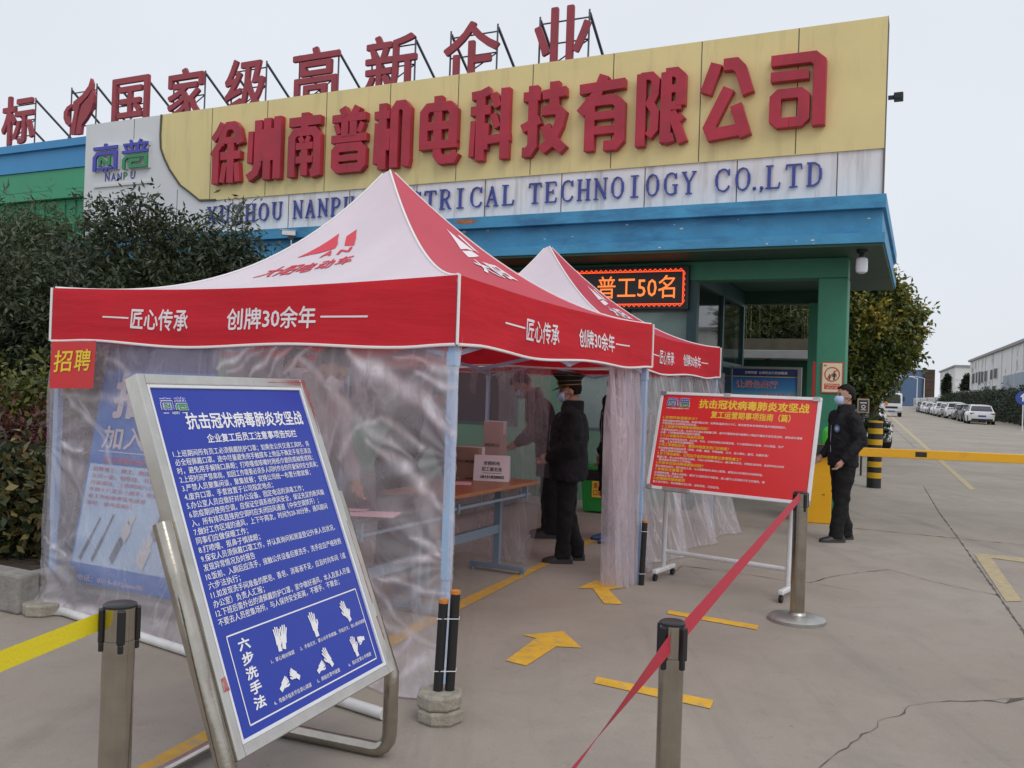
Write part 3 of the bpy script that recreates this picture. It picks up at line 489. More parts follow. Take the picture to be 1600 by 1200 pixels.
for i in range(n):
    xx = -w+.07+i*(2*w-.14)/n; d = (2*w-.14)/n
    for z, s in ((.075, -1), (.50, 1)): stroke(mb, [(xx, z), (xx+d/2, z+s*.032), (xx+d, z)], .009, fp, .0, .002)
for i in range(6): stroke(mb, [(w-.066, .08+i*.07), (w-.045, .08+(i+.5)*.07), (w-.066, .08+(i+1)*.07)], .009, fp, 0, .002)
mb.build('lettering', [M['led_on'], M['led_hot']], led)
# company sign above the eaves
SZ0, SZ1, SY = 3.795, 5.875, 4.372; SL = -13.0
sg = thing('company_sign', 'long yellow and white fascia sign with red raised characters above the blue eaves', 'sign', FA.w(SL/2, 0, SZ0), FA.th); sx = SL/2
def SP(x, z, y=0): return Vector((x-sx, y, z-SZ0))
cv = [fl(*q) for q in ((253.8, 180), (252, 211), (252.7, 232), (258, 248), (266, 265), (282.6, 289.6), (297, 300.5), (313, 308.5))]
cvp = [(p[0], min(p[2], SZ1)) for p in cv]; cvp[-1] = (cvp[-1][0], SY+.012); cvp.append((cvp[-1][0]+.35, SY)); cvp[0] = (cvp[0][0], SZ1)
mb = MB(); mb.box(SL-sx, -sx, .012, .25, 0, SZ1-SZ0); mb.build('white_panel', M['sign_white'], sg)
mb = MB(); mb.prism([(SL, SZ0), (cvp[-1][0], SZ0), (cvp[-1][0], SY)]+[q for q in cvp[:-1][::-1]]+[(SL, SZ1)], .0, .011, lambda x, z, y: SP(x, z, y)); mb.build('logo_panel', M['logo_white'], sg)
mb = MB(); mb.prism(cvp+[(.0, SY), (.0, SZ1)], -.012, .011, lambda x, z, y: SP(x, z, y)); mb.build('yellow_panel', M['sign_yellow'], sg)
mb = MB()
for i in range(len(cvp)-1): mb.bar(SP(*cvp[i], -.015), SP(*cvp[i+1], -.015), .03, .03)
mb.build('edge_trim', M['seam'], sg)
def seam_(x0_, x1_, y0_, y1_, z0_, z1_): MB().box(x0_, x1_, y0_, y1_, z0_, z1_).build('panel_seam', M['seam'], sg)
for px_, py_ in ((334, 150), (420, 150), (512, 150), (611, 150), (718, 120), (834, 110), (960, 90), (1097.6, 70), (1249, 50)):
    x = fl(px_, py_)[0]; seam_(x-.006-sx, x+.006-sx, -.0135, -.01, SY-SZ0+.01, SZ1-SZ0-.005)
for px_, py_ in ((362, 340), (450, 330), (545, 330), (757.5, 300), (877, 290), (1007, 290), (1151, 280), (1308, 270), (650, 320)):
    x = fl(px_, py_)[0]; seam_(x-.006-sx, x+.006-sx, .0095, .0125, .005, SY-SZ0-.01)
for px_, z0_, z1_ in ((208, 4.9, 5.87), (279, 3.8, 4.6)):
    x = fl(px_, 250)[0]; seam_(x-.005-sx, x+.005-sx, -.0025, .002, z0_-SZ0, z1_-SZ0)
seam_(-.006-sx, .004-sx, -.01, .26, -.0, SZ1-SZ0+.004)
SC = [('徐', 327, 373), ('州', 384, 436), ('南', 448, 499), ('普', 515, 570), ('机', 581, 638), ('电', 653, 712), ('科', 731, 794), ('技', 813, 881), ('有', 902, 973), ('限', 991, 1068), ('公', 1092.5, 1170), ('司', 1199, 1282.6)]
for ch, a, b_ in SC:
    xa, xb = fl(a, 200, -.16)[0], fl(b_, 200, -.16)[0]; z0_, z1_ = (4.60, 5.57) if ch != '司' else (4.67, 5.55)
    mb = MB()
    for k, (pts, wd) in enumerate(HAN[ch]):
        stroke(mb, pts, wd, lambda x, y, d: SP(xa+(xb-xa)*x/100, z0_+(z1_-z0_)*y/160, d), -.125+k*.0012, -.018)
    mb.build('raised_character', M['letter_red'], sg, bevel=.006)
# serif line
LT = [('X', 366), ('U', 358), ('Z', 378), ('H', 401), ('O', 425), ('U', 447)]
def serif(word, pa, pb, fit=True):
    xa, xb = fl(pa, 310, -.03)[0], fl(pb, 310, -.03)[0]; n = len(word); adv = (xb-xa+.05)/n
    for i, ch in enumerate(word):
        if ch == ' ': continue
        mb = MB(); cw = min(adv*.78, .235)
        for k, (pts, wd) in enumerate(SER[ch]):
            stroke(mb, pts, wd*.82, lambda x, y, d: SP(xa+i*adv+cw*x/62, 3.985+.285*y/100, d), -.022+k*.0006, .0)
        mb.build('blue_letter', M['letter_blue'], sg)
for wd, a, b_ in (('XUZHOU', 323, 441), ('NANPU', 457, 552), ('ELECTRICAL', 572, 803), ('TECHNOIOGY', 825, 1086), ('CO', 1115, 1172), ('LTD', 1194, 1284)): serif(wd, a, b_)
xa = fl(1174, 300, -.03)[0]
mb = MB()
for k, (x, y, r) in enumerate(((.03, .02, .022), (.115, .02, .022))): mb.ball((xa+x-sx, -.012, 3.985+y-SZ0), (r, .02, r))
mb.bar(SP(xa+.125, 4.0, -.012), SP(xa+.10, 3.955, -.012), .012, .02); mb.build('blue_letter', M['letter_blue'], sg)
# emblem at the left of the sign
def emblem(parent, mp, s=1.0, edge=5, mats=('logo_blue', 'logo_green', 'logo_edge'), d=.05, word=True):
    NAN = [([(2, 84), (98, 84)], 14, 0), ([(50, 100), (50, 80)], 12, 0), ([(8, 0), (8, 50), (20, 64), (92, 64), (92, 2)], 15, 0), ([(20, 8), (80, 8)], 9, 0), ([(42, 10), (42, -3)], 8, 0), ([(58, 10), (58, -3)], 8, 0), ([(30, 18), (30, 52)], 11, 1), ([(30, 51), (68, 19)], 11, 1), ([(68, 18), (68, 52)], 11, 1)]
    PU = [([(30, 102), (37, 88)], 10, 0), ([(72, 102), (64, 88)], 10, 0), ([(4, 86), (98, 86)], 11, 0), ([(38, 86), (38, 62)], 10, 0), ([(62, 86), (62, 62)], 10, 0), ([(10, 80), (20, 64)], 9, 0), ([(90, 80), (80, 64)], 9, 0), ([(0, 59), (100, 59)], 12, 0), ([(8, -2), (8, 30), (20, 42), (93, 42), (93, 4), (34, 4), (34, 26), (72, 26)], 13, 1)]
    mb = MB()
    for ox, G in ((0, NAN), (118, PU)):
        for k, (pts, wd, c) in enumerate(G):
            P = [(x+ox, y) for x, y in pts]
            if edge: wd *= .86; stroke(mb, P, wd+edge, mp, .0, d*.6+k*.0002, 2)
            stroke(mb, P, wd, mp, d*.6, d+k*.0003*(1 if d < .02 else 3), c)
    mb.build('emblem', [M[q] for q in mats], parent)
ex0, ex1 = fl(146, 245, -.05)[0], fl(232, 245, -.05)[0]; ez0, ez1 = fl(190, 264, -.05)[2], fl(190, 221, -.05)[2]
emblem(sg, lambda x, y, d: SP(ex0+(ex1-ex0)*x/218, ez0+(ez1-ez0)*y/102, -d-.001), d=.07)
mb = MB(); e2 = fl(190, 281, -.01)[2]
put_box(mb, 'N', ex0+.25, ex0+.36, e2, e2+.15, lambda x, y, d: SP(x, y, -.004-d), bold=.02, nb=5); put_box(mb, 'A', ex0+.40, ex0+.51, e2, e2+.13, lambda x, y, d: SP(x, y, -.004-d), bold=.02, nb=5); put_box(mb, 'N', ex0+.55, ex0+.65, e2, e2+.13, lambda x, y, d: SP(x, y, -.004-d), bold=.02, nb=5); put_box(mb, 'P', ex0+.69, ex0+.79, e2, e2+.13, lambda x, y, d: SP(x, y, -.004-d), bold=.02, nb=5, m=1); put_box(mb, 'U', ex0+.86, ex0+.97, e2, e2+.14, lambda x, y, d: SP(x, y, -.004-d), bold=.02, nb=5)
mb.box(ex0-sx, ex1-sx, -.03, .0, e2-.10-SZ0, e2-.06-SZ0, 2); mb.build('emblem_wordmark', [M['logo_blue'], M['logo_green'], M['logo_edge']], sg)
# cameras and floodlight
def cctv(loc, rz, label):
    t = thing('security_camera', label, 'camera', loc, rz)
    MB().tube([(0, .07, .02), (0, 0, .0), (0, 0, .20)], .018, 8).build('stand', M['cam_white'], t); mb = MB(); mb.box(-.05, .05, -.19, .08, .19, .29); mb.box(-.06, .06, -.24, .09, .29, .30); mb.build('housing', M['cam_white'], t, bevel=.012); MB().box(-.042, .042, -.192, -.18, .20, .275).build('lens', M['black_plastic'], t); MB().box(-.035, .035, -.06, .05, .11, .19).build('joint', M['black_plastic'], t); t.scale = (.72, .72, .72)
p = fl(468, 352, -.12); cctv(FA.w(p[0]+.05, -.36, 3.52), FA.th-.9, 'white security camera on a short pole standing on the blue eaves')
t = thing('floodlight', 'small black floodlight fixed to the right edge of the tall sign', 'floodlight', FA.w(.02, .12, 4.98), FA.th); MB().box(.0, .06, -.02, .02, -.02, .02).build('bracket', M['dark_metal'], t); MB().box(.06, .16, -.06, .08, -.035, .04).build('lamp_head', M['black_plastic'], t, bevel=.008)
# ------------------------------------------------------------------ canopy tents
HE, HB, HP, TS = 2.042, 1.703, 3.05, 3.0
CORN = [(-3, 0), (0, 0), (0, 3), (-3, 3)]
REXP = (2.6, 1.6, 1.85, 2.3)                       # how fast each ridge falls: the cloth hangs unevenly
def roofp(side, u, t, lift=0.0):
    a, b = CORN[side], CORN[(side+1) % 4]; ex, ey = a[0]+(b[0]-a[0])*u, a[1]+(b[1]-a[1])*u
    k = t; sagin = .035*math.sin(math.pi*u)*math.sin(math.pi*t)
    x, y = -1.5+(ex+1.5)*k, 1.5+(ey-1.5)*k
    z = HP-(HP-HE)*(1-(1-t)**(REXP[side]*(1-u)+REXP[(side+1) % 4]*u))-sagin-.035*math.sin(math.pi*u)*t**3+.02*(1-abs(2*u-1))*0
    z += .006*math.sin(9*u+5*t+side)*t*(1-t)
    return Vector((x, y, z+lift))
def roofn(side, u, t):
    e = .004; du = roofp(side, min(1, u+e), t)-roofp(side, max(0, u-e), t); dt = roofp(side, u, min(1, t+e))-roofp(side, u, max(0, t-e)); n = du.cross(dt); n = n if n.z > 0 else -n
    return n.normalized()
def rooflift(side, u, t, l): return roofp(side, u, t)+roofn(side, u, t)*l
def valp(side, s, z, lift=0):                     # s metres along the side, z height
    a, b = CORN[side], CORN[(side+1) % 4]; d = Vector(((b[0]-a[0])/3, (b[1]-a[1])/3, 0)); n = Vector((d.y, -d.x, 0)); k = (HE-z)/(HE-HB)
    w = .012*math.sin(3.1*s+side*1.7)*k+.007*math.sin(8.3*s+side+2.2*k)*k*(.4+.6*math.sin(1.2*s+1)**2)+.005*math.sin(17*z+2*s)*math.sin(math.pi*min(1, max(0, s/3)))
    e = min(1, s/.25, (3-s)/.25); w *= max(0, e)
    dz = -.035*math.sin(math.pi*s/3)*(1-k)-.02*math.sin(math.pi*s/3)*k+.012*math.sin(4.1*s+side)*k*max(0, e)
    return Vector((a[0], a[1], 0))+d*s+n*(.012+w+lift)+Vector((0, 0, z+dz))
def make_tent(label, loc, group):
    t = thing('canopy_tent', label, 'tent', loc, TN.th, group)
    for side, (nm, m) in enumerate((('roof_panel', 'white_fabric'), ('roof_panel', 'red_roof'), ('roof_panel', 'white_fabric'), ('roof_panel', 'red_roof'))):
        mb = MB(); mb.grid(lambda u, v: roofp(side, u, .015+.985*v), 28, 30); o = mb.build(nm, M[m], t, smooth=True, ang=80)
        o['label'] = 'white roof panel' if m == 'white_fabric' else 'red roof panel'
        lg = MB(); mt = M['print_red'] if m == 'white_fabric' else M['print_white']
        mp = lambda x, y, z: rooflift(side, x, y, .004+z*.3)
        def patch(P):                                  # a printed outline, filled so that it follows the cloth
            bmx = bmesh.new(); vs = [bmx.verts.new((p[0], p[1], 0)) for p in P]; bmx.faces.new(vs); bmesh.ops.triangulate(bmx, faces=bmx.faces[:])
            for _ in range(2): bmesh.ops.subdivide_edges(bmx, edges=bmx.edges[:], cuts=1, use_grid_fill=True)
            bmx.verts.index_update(); lg.add([mp(v.co.x, v.co.y, 0) for v in bmx.verts], [tuple(v.index for v in f.verts) for f in bmx.faces]); bmx.free()
        if side in (0, 2):
            for P in (((.244, .396), (.381, .274), (.481, .347), (.463, .347), (.494, .376), (.419, .361), (.375, .332), (.338, .347), (.388, .386), (.319, .386)), ((.562, .376), (.506, .308), (.569, .283), (.619, .342), (.644, .396))): patch(P)
            put_box(lg, 'A', .44, .515, .428, .388, mp, bold=.04, nb=5); put_box(lg, 'N', .555, .64, .436, .402, mp, bold=.04, nb=5)
            for i, ch in enumerate('大阳电动车'): put_box(lg, ch, .215+.098*i, .30+.098*i, .555-.004*i, .455+.004*i, mp, bold=.02, nb=5)
        else:
            for P in (((.744, .254), (.806, .357), (.70, .357), (.575, .376)), ((.856, .274), (.90, .274), (.85, .366), (.825, .347)), ((.569, .386), (.75, .361), (.781, .386), (.556, .425))): patch(P)
            for i, ch in enumerate('大阳'): put_box(lg, ch, .53+.16*i, .68+.16*i, .53, .43, mp, bold=.04, nb=9)
        lg.build('printed_emblem', mt, o)
        vb = MB(); vb.grid(lambda u, v: valp(side, 3*u, HE+(HB-HE)*v), 60, 10); v_ = vb.build('valance', M['red_fabric'], t, smooth=True, ang=80)
        q = lambda x, y, z: valp(side, x, y, .003+z)
        for word, xa_, xb_, da, db in (('匠心传承', .74, 1.20, .48, .72), ('创牌30余年', 1.50, 2.14, 2.17, 2.48)):
            tx = MB(); put_box(tx, word, xa_, xb_, 1.795, 1.925, q, bold=.018, nb=5, dz=.0003); tx.grid(lambda u, v: q(da+(db-da)*u, 1.856+.010*v, 0), 10, 1); tx.build('valance_lettering', M['print_white'], v_)
        pb = MB(); pb.tube([valp(side, 3*i/40, HB, .002) for i in range(41)], .008, 6); pb.build('hem', M['piping'], v_, smooth=True)
    pb = MB()
    for c in range(4): pb.tube([roofp(c, 0, .02+.98*i/24, .004) for i in range(25)], .007, 6); pb.tube([Vector((CORN[c][0]*1.0+(.014 if CORN[c][0] == 0 else -.014), CORN[c][1]+(-.014 if CORN[c][1] == 0 else .014), z)) for z in (HE+.002, HE-.12, HB)], .008, 6)
    pb.build('piping', M['piping'], t, smooth=True)
    for c in CORN:
        x, y = c[0]+(.03 if c[0] < -1 else -.03), c[1]+(.03 if c[1] < 1 else -.03)
        mb = MB(); mb.box(x-.021, x+.021, y-.021, y+.021, .55, HE-.03); mb.box(x-.017, x+.017, y-.017, y+.017, .004, .56); mb.box(x-.04, x+.04, y-.04, y+.04, .0, .006); mb.box(x-.026, x+.026, y-.026, y+.026, 1.60, 1.67); mb.build('pole', M['blue_pole'], t, bevel=.003)
    mb = MB()
    for s in range(4):
        a, b = [Vector((*q, 0)) for q in (CORN[s], CORN[(s+1) % 4])]; inn = (Vector((-1.5, 1.5, 0))-(a+b)/2).normalized()*.04
        for k in range(2):
            p0 = a.lerp(b, .03+k*.47)+inn; p1 = a.lerp(b, .5+k*.47)+inn
            mb.bar(p0+Vector((0, 0, 1.95)), p1+Vector((0, 0, 1.66)), .012, .026); mb.bar(p0+inn*.5+Vector((0, 0, 1.66)), p1+inn*.5+Vector((0, 0, 1.95)), .012, .026)
    for s in range(4): mb.bar(Vector((*CORN[s], 1.96)).lerp(Vector((-1.5, 1.5, 1.96)), .02), Vector((-1.5, 1.5, 2.2)), .012, .026)
    mb.tube([(-1.5, 1.5, 2.1), (-1.5, 1.5, HP-.03)], .02, 8); mb.build('folding_truss', M['blue_pole'], t); return t
TG = 'red and white canopy tents'
t1 = make_tent('nearer red and white canopy tent, its white panel and full lettered valance facing the viewer', TN.o, TG)
T2 = TN.w(-.274, 3.33); t2 = copy_tree(t1); t2.location = T2; t2['label'] = 'farther red and white canopy tent, behind and to the right of the nearer one'
# plastic film walls hung under the canopies
def film(name, label, fn, nu, nv, m, fr=TN, o=None, crease_glint=None):
    mb = MB(); mb.grid(lambda u, v: fn(u, v), nu, nv); ob = mb.build(name, M[m], None, smooth=True, ang=180, loc=o or fr.o); ob.rotation_euler = (0, 0, fr.th)
    at_ = ob.data.attributes.new('crease_glint', 'FLOAT', 'POINT')
    if crease_glint: at_.data.foreach_set('value', crease_glint(np.array(mb.v)).astype(np.float32))
    return tag(ob, label, 'plastic sheet', 'clear plastic sheets hung on the tents')
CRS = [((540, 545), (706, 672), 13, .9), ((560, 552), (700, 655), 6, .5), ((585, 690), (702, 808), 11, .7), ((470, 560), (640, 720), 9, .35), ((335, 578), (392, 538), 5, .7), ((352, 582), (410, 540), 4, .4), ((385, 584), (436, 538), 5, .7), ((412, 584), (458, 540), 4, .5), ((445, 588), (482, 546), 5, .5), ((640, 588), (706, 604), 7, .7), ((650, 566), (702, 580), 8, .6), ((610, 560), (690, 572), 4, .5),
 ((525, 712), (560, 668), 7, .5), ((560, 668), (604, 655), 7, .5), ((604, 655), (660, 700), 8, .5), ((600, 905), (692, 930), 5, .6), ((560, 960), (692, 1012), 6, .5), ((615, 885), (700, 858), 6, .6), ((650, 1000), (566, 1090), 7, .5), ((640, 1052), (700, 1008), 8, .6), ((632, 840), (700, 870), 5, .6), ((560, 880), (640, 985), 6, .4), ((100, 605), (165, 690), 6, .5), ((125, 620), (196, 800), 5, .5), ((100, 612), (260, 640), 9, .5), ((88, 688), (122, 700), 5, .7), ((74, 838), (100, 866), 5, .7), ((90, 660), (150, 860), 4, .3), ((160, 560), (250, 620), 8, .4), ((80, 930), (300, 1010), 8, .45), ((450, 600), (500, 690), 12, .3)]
def glint_front(P):  # sky glints on the folds, painted in as milky streaks of the film
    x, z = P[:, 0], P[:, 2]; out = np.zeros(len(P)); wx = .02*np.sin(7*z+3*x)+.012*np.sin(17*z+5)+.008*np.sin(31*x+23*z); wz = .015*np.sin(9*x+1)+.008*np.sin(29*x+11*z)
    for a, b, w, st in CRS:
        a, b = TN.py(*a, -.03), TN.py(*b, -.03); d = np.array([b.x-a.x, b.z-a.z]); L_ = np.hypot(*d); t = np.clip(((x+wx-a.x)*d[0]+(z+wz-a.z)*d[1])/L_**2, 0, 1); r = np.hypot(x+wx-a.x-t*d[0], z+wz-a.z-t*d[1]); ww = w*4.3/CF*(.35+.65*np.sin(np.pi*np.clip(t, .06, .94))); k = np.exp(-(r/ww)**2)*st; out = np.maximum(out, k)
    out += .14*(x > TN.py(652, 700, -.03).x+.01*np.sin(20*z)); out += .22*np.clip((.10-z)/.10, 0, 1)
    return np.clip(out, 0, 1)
def glint_fold(P): return .35*np.clip(np.sin(P[:, 1]*60+3*P[:, 2])*np.sin(P[:, 2]*4+P[:, 1]*9), 0, 1)**2  # painted glint stripes over the gathered folds
TIES = [(0.0, 1.15), (0.0, .62), (0.0, 1.70), (-3.0, 1.05), (-3.0, .35)]
def front(u, v):
    x = -3.02+3.035*u; z = 1.74*(1-v)
    y = -.025+.02*math.sin(5*x+1.3*z)+.012*math.sin(13*x+3*z)*(1-v*.3)
    for tx_, tz in TIES:
        dx, dz = x-tx_, z-tz; r = math.hypot(dx, dz)+.05; a = math.atan2(dz, dx); y += .016*math.sin(14*a)*math.exp(-r*1.3)*min(1, r*3)
    y += .025*max(0, v-.85)/.15*math.sin(9*x)-.10*max(0, v-.9)/.1
    if v < .3: y += .010*math.sin(38*(x+1.2*(v)*(-1 if x > -1.5 else 1)*.6))*(1-v/.3)
    if z < .02: z = .012
    k = min(1, max(0, (1.72-z)/.22)); y = y*k+.012*(1-k)
    e = (abs(x+1.5)-1.40)/.14
    if e > 0: y += .035*e*e
    return Vector((x, y, z))
film('plastic_sheet', 'wide clear plastic sheet closing the front of the nearer tent, behind the blue notice stand', front, 260, 150, 'film_front', crease_glint=glint_front)
film('plastic_sheet', 'clear plastic sheet on the left side of the nearer tent, beside the hedge', lambda u, v: Vector((-3.03+.025*math.sin(14*u+3*v)+.012*math.sin(31*u), 3*u, max(.01, 1.74*(1-v)))), 60, 20, 'film_soft')
xb = TN.py(856, 700, 3.06)[0]
film('plastic_sheet', 'hanging plastic sheet at the back of the nearer tent, left of the uniformed guard', lambda u, v: Vector((-3.0+(xb+3.0-.16*v**2*(u > .5)*(u-.5)*2)*u, 3.10+.03*math.sin(18*u+2*v)+.015*math.sin(41*u)-.12*max(0, v-.85)/.15*math.sin(7*u), max(.012, 1.76*(1-v)))), 90, 30, 'film_soft')
bw0 = 2.98-TN.px(950, 600, -.05)[1]
def bundle(u, v):
    x = -.06+(.09*math.sin(u*26+1.5*v)*(.35+.5*v)+.04*math.sin(u*57+5*v))*(.35+.65*min(1, v*4))-.06*v; w = bw0*(1-.55*v)
    return Vector((x, 2.98-w+w*u-.1*v*(1-u)*0, max(.012, 1.78*(1-v))+(.012*math.sin(40*u) if v > .97 else 0)))
film('plastic_sheet', 'gathered plastic curtain beside the right leg of the nearer tent, right of the entrance', bundle, 150, 60, 'film_fold', crease_glint=glint_fold)
f2 = Frame(T2, TN.th)
def right2(u, v):
    k = max(0, v-.35)/.65
    x = -.03+.07*min(1, v*4)+(.05*math.sin(20*u+2*v)*(.4+v)+.03*math.sin(43*u+6*v))*(.3+.7*min(1, v*4))+.26*k*k*(.4+.6*u); y = .02+3.0*u-.1*v*u
    return Vector((x, y, max(.012, 1.76*(1-v))))
film('plastic_sheet', 'loose wrinkled plastic sheet beside the farther tent, behind the red notice board', right2, 170, 60, 'film_fold', f2, T2, crease_glint=glint_fold)
film('plastic_sheet', 'plastic sheet across the far back of the farther tent, behind the people', lambda u, v: Vector((-3+3.0*u, 3.32+.03*math.sin(16*u+2*v)+.015*math.sin(37*u), max(.012, 1.76*(1-v)))), 80, 20, 'film_soft', f2, T2)
# pipe, weights, tied rods
a, b_ = gp(24, 931, .028), gp(600, 1116, .028)
tag(MB().tube([a, a.lerp(b_, .5)+Vector((0, 0, -.002)), b_], .026, 12).build('pipe', M['pipe_white'], smooth=True), 'long white pipe lying on the ground along the front plastic sheet', 'pipe')
def octo(mb, c, r, z0, z1, rot=0):
    R = lambda z, k: [(c[0]+r*k*math.cos(math.pi/4*i+.39+rot), c[1]+r*k*math.sin(math.pi/4*i+.39+rot), z) for i in range(8)]
    mb.loft([R(z0, .95), R(z0+.012, 1), R(z1-.012, 1), R(z1, .93)])
c = gp(686, 1124); wt = thing('tent_weight', 'stack of two octagonal concrete weights at the foot of the near tent leg', 'weight', (c.x, c.y, 0))
mb = MB(); octo(mb, (.005, .0), .108, .0, .062, .1); mb.build('concrete_block', M['block'], wt, bevel=.006); mb = MB(); octo(mb, (0, 0), .106, .064, .13); mb.build('concrete_block', M['block'], wt, bevel=.006)
c2 = gp(68, 958); wt2 = thing('tent_weight', 'single grey concrete weight by the kerb at the left front tent leg', 'weight', (c2.x, c2.y, 0)); mb = MB(); octo(mb, (0, 0), .125, 0, .075); mb.build('concrete_block', M['block'], wt2, bevel=.006)
def rods(loc, hs, label, dx):
    t = thing('rubber_rods', label, 'rod', loc)
    for i, h_ in enumerate(hs):
        mb = MB(); mb.tube([(i*.052*dx[0], i*.052*dx[1], 0), (i*.052*dx[0]+.012, i*.052*dx[1], h_)], .022, 12); o = mb.build('rod', M['rubber'], t, smooth=True)
        MB().tube([(i*.052*dx[0]+.0122, i*.052*dx[1], h_-.012), (i*.052*dx[0]+.0125, i*.052*dx[1], h_+.003)], .0225, 12).build('end_ring', M['orange_cap'], o, smooth=True)
    mb = MB()
    for z in (.09, hs[0]-.08): mb.tube([(i_, j_, z) for i_, j_ in ((-.023+.012*z/hs[0], -.022), (.052*(len(hs)-1)*dx[0]+.023+.012*z/hs[0], -.022+.052*dx[1]*(len(hs)-1)), (.052*(len(hs)-1)*dx[0]+.023+.012*z/hs[0], .023+.052*dx[1]*(len(hs)-1)), (-.023+.012*z/hs[0], .023), (-.023+.012*z/hs[0], -.022))], .0022, 5)
    mb.build('tie', M['white_enamel'], t)
p = at(684, 1088, 3.97); rods((p.x, p.y, .131), (.405, .445), 'pair of black rods with orange ends tied to the near tent leg', (1, .2))
p = gp(1002, 914); rods((p.x, p.y, 0), (.50,), 'single black rod tied to the right leg of the nearer tent', (1, 0))
# red recruiting poster on the film
def tf(px_, py_, y=-.06): return TN.py(px_, py_, y)
q0, q1, q2, q3 = tf(89, 534), tf(158, 533), tf(153, 607), tf(85, 607)
def post(u, v, l=0): a = q3.lerp(q2, u); b = q0.lerp(q1, u); r = a.lerp(b, v); return Vector((r.x, r.y-.030-.006*math.sin(5*u+2)-l, r.z))
ps = thing('poster', 'red poster with yellow brush lettering taped to the film at the left front tent corner', 'poster', TN.o, TN.th)
MB().grid(lambda u, v: post(u, v), 10, 10).build('sheet', M['poster_red'], ps, smooth=True)
mb = MB()
for i, ch in enumerate('招聘'): put_box(mb, ch, .08+.44*i, .46+.44*i, .34, .80, lambda x, y, z: post(x+.06*(y-.5), y+.04*x, .003+z*.1), bold=.012, nb=5)
mb.build('lettering', M['poster_yellow'], ps)
# recruiting banner behind the film
bq = [tf(330, 556, .10), tf(172, 540, .10), tf(104, 912, .18), tf(300, 978, .18)]  # TR TL BL BR
bq = [bq[1], bq[1]+Vector((.95, .0, -.0)), bq[2]+Vector((.98, 0, -.0)), bq[2]]
bq[3].z = max(.03, bq[3].z); bq[2].z = bq[3].z; bq[1].z = bq[0].z
def ban(u, v, l=0): p_ = bq[3].lerp(bq[2], u).lerp(bq[0].lerp(bq[1], u), v); return Vector((p_.x, p_.y-l, p_.z))
bn = thing('roll_up_banner', 'tall blue recruiting banner standing inside the tent behind the front film', 'banner', TN.o, TN.th)
def bpart(nm, m, rects):
    mb = MB()
    for u0, u1, v0, v1, l in rects: mb.grid(lambda u, v: ban(u0+(u1-u0)*u, v0+(v1-v0)*v, l), 2, 2)
    return mb.build(nm, M[m], bn)
bpart('banner_sheet', 'banner_blue', [(0, 1, 0, 1, 0)]); bpart('top_strip', 'banner_dark', [(0, 1, .90, 1, .003)]); bpart('picture_area', 'banner_light', [(.02, .98, .10, .52, .003)])
mb = MB(); bm = lambda x, y, z: ban(x, y, .006+z*.2)
for i, ch in enumerate('招聘'): put_box(mb, ch, .14+.38*i, .48+.38*i, .71, .89, bm, bold=.04, nb=9)
put_box(mb, '加入我们', .10, .90, .585, .68, bm, bold=.02, nb=5); mb.grid(lambda u, v: ban(.08+.84*u, .572+.004*v, .006), 2, 1); mb.build('heading', M['banner_pink'], bn)
mb = MB(); put_box(mb, '徐州南普机电科技有限公司', .14, .9, .527, .555, bm, bold=.01, nb=5)
for i, s in enumerate(('招聘普工、焊工、数控操作工', '五险一金、包吃住、节日福利', '月薪面议、工作时间八小时', '年龄十八至五十周岁，吃苦耐劳', '有工作经验者优先录用', '地址：徐州高新区')): put_box(mb, s, .06, .06+.054*len(s), .49-i*.028, .508-i*.028, bm, bold=.006, nb=3)
mb.build('red_lettering', M['banner_red'], bn)
mb = MB()
for (u0, v0, u1, v1, w_, c_) in ((.10, .13, .22, .30, .010, 0), (.22, .13, .34, .32, .010, 0), (.40, .14, .50, .30, .022, 0), (.47, .24, .53, .33, .035, 1), (.66, .14, .74, .30, .045, 1), (.74, .26, .77, .33, .03, 0)):
    stroke(mb, [(u0, v0), (u1, v1)], w_, lambda x, y, z: ban(x, y, .008+z), 0, .002, c_); stroke(mb, [(u0-.01, v0-.01), (u0+(u1-u0)*.5, v0+(v1-v0)*.5)], w_*1.9, lambda x, y, z: ban(x, y, .008+z), 0, .003, c_)
mb.build('product_picture', [M['device_grey'], M['device_white']], bn)
mb = MB(); put_box(mb, '电话：0516-83206600', .1, .72, .03, .055, bm, bold=.01, nb=3); mb.build('contact_line', M['banner_pink'], bn)
mb = MB(); mb.bar(bq[3]+Vector((-.02, .03, .0)), bq[2]+Vector((.02, .03, 0)), .10, .06); mb.tube([(bq[0]+bq[1])/2+Vector((0, .05, 0)), (bq[3]+bq[2])/2+Vector((0, .05, 0))], .012, 8); mb.build('stand', M['steel_dull'], bn)
# ------------------------------------------------------------------ blue notice stand in front
s = 2.9; U = Vector((.367, .93, 0)).normalized(); BLc = CP+Vector((-.270, .906, -.394))*s; TLc = CP+Vector((-.430, 1.0, .001))*s
Vv = (TLc-BLc); Vv -= U*Vv.dot(U)*.0; Hh = Vv.length; Vv.normalize(); Nn = U.cross(Vv).normalized()      # Nn points out of the printed face
Wb = .326*s
if Nn.dot(CP-BLc) < 0: Nn = -Nn
org = BLc-Vector((0, 0, BLc.z)); bs = thing('notice_stand', 'blue notice board of white lettering in a tilted steel stand at the left front', 'notice stand', org)
def BP(x, y, z=0): return BLc-org+U*x+Vv*y+Nn*z
mb = MB(); fw = .036
def bbox(x0, x1, y0, y1, z0, z1, m=0): mb.add([BP(x, y, z) for z in (z0, z1) for y in (y0, y1) for x in (x0, x1)], [(0, 2, 3, 1), (4, 5, 7, 6), (0, 1, 5, 4), (2, 6, 7, 3), (0, 4, 6, 2), (1, 3, 7, 5)], m)
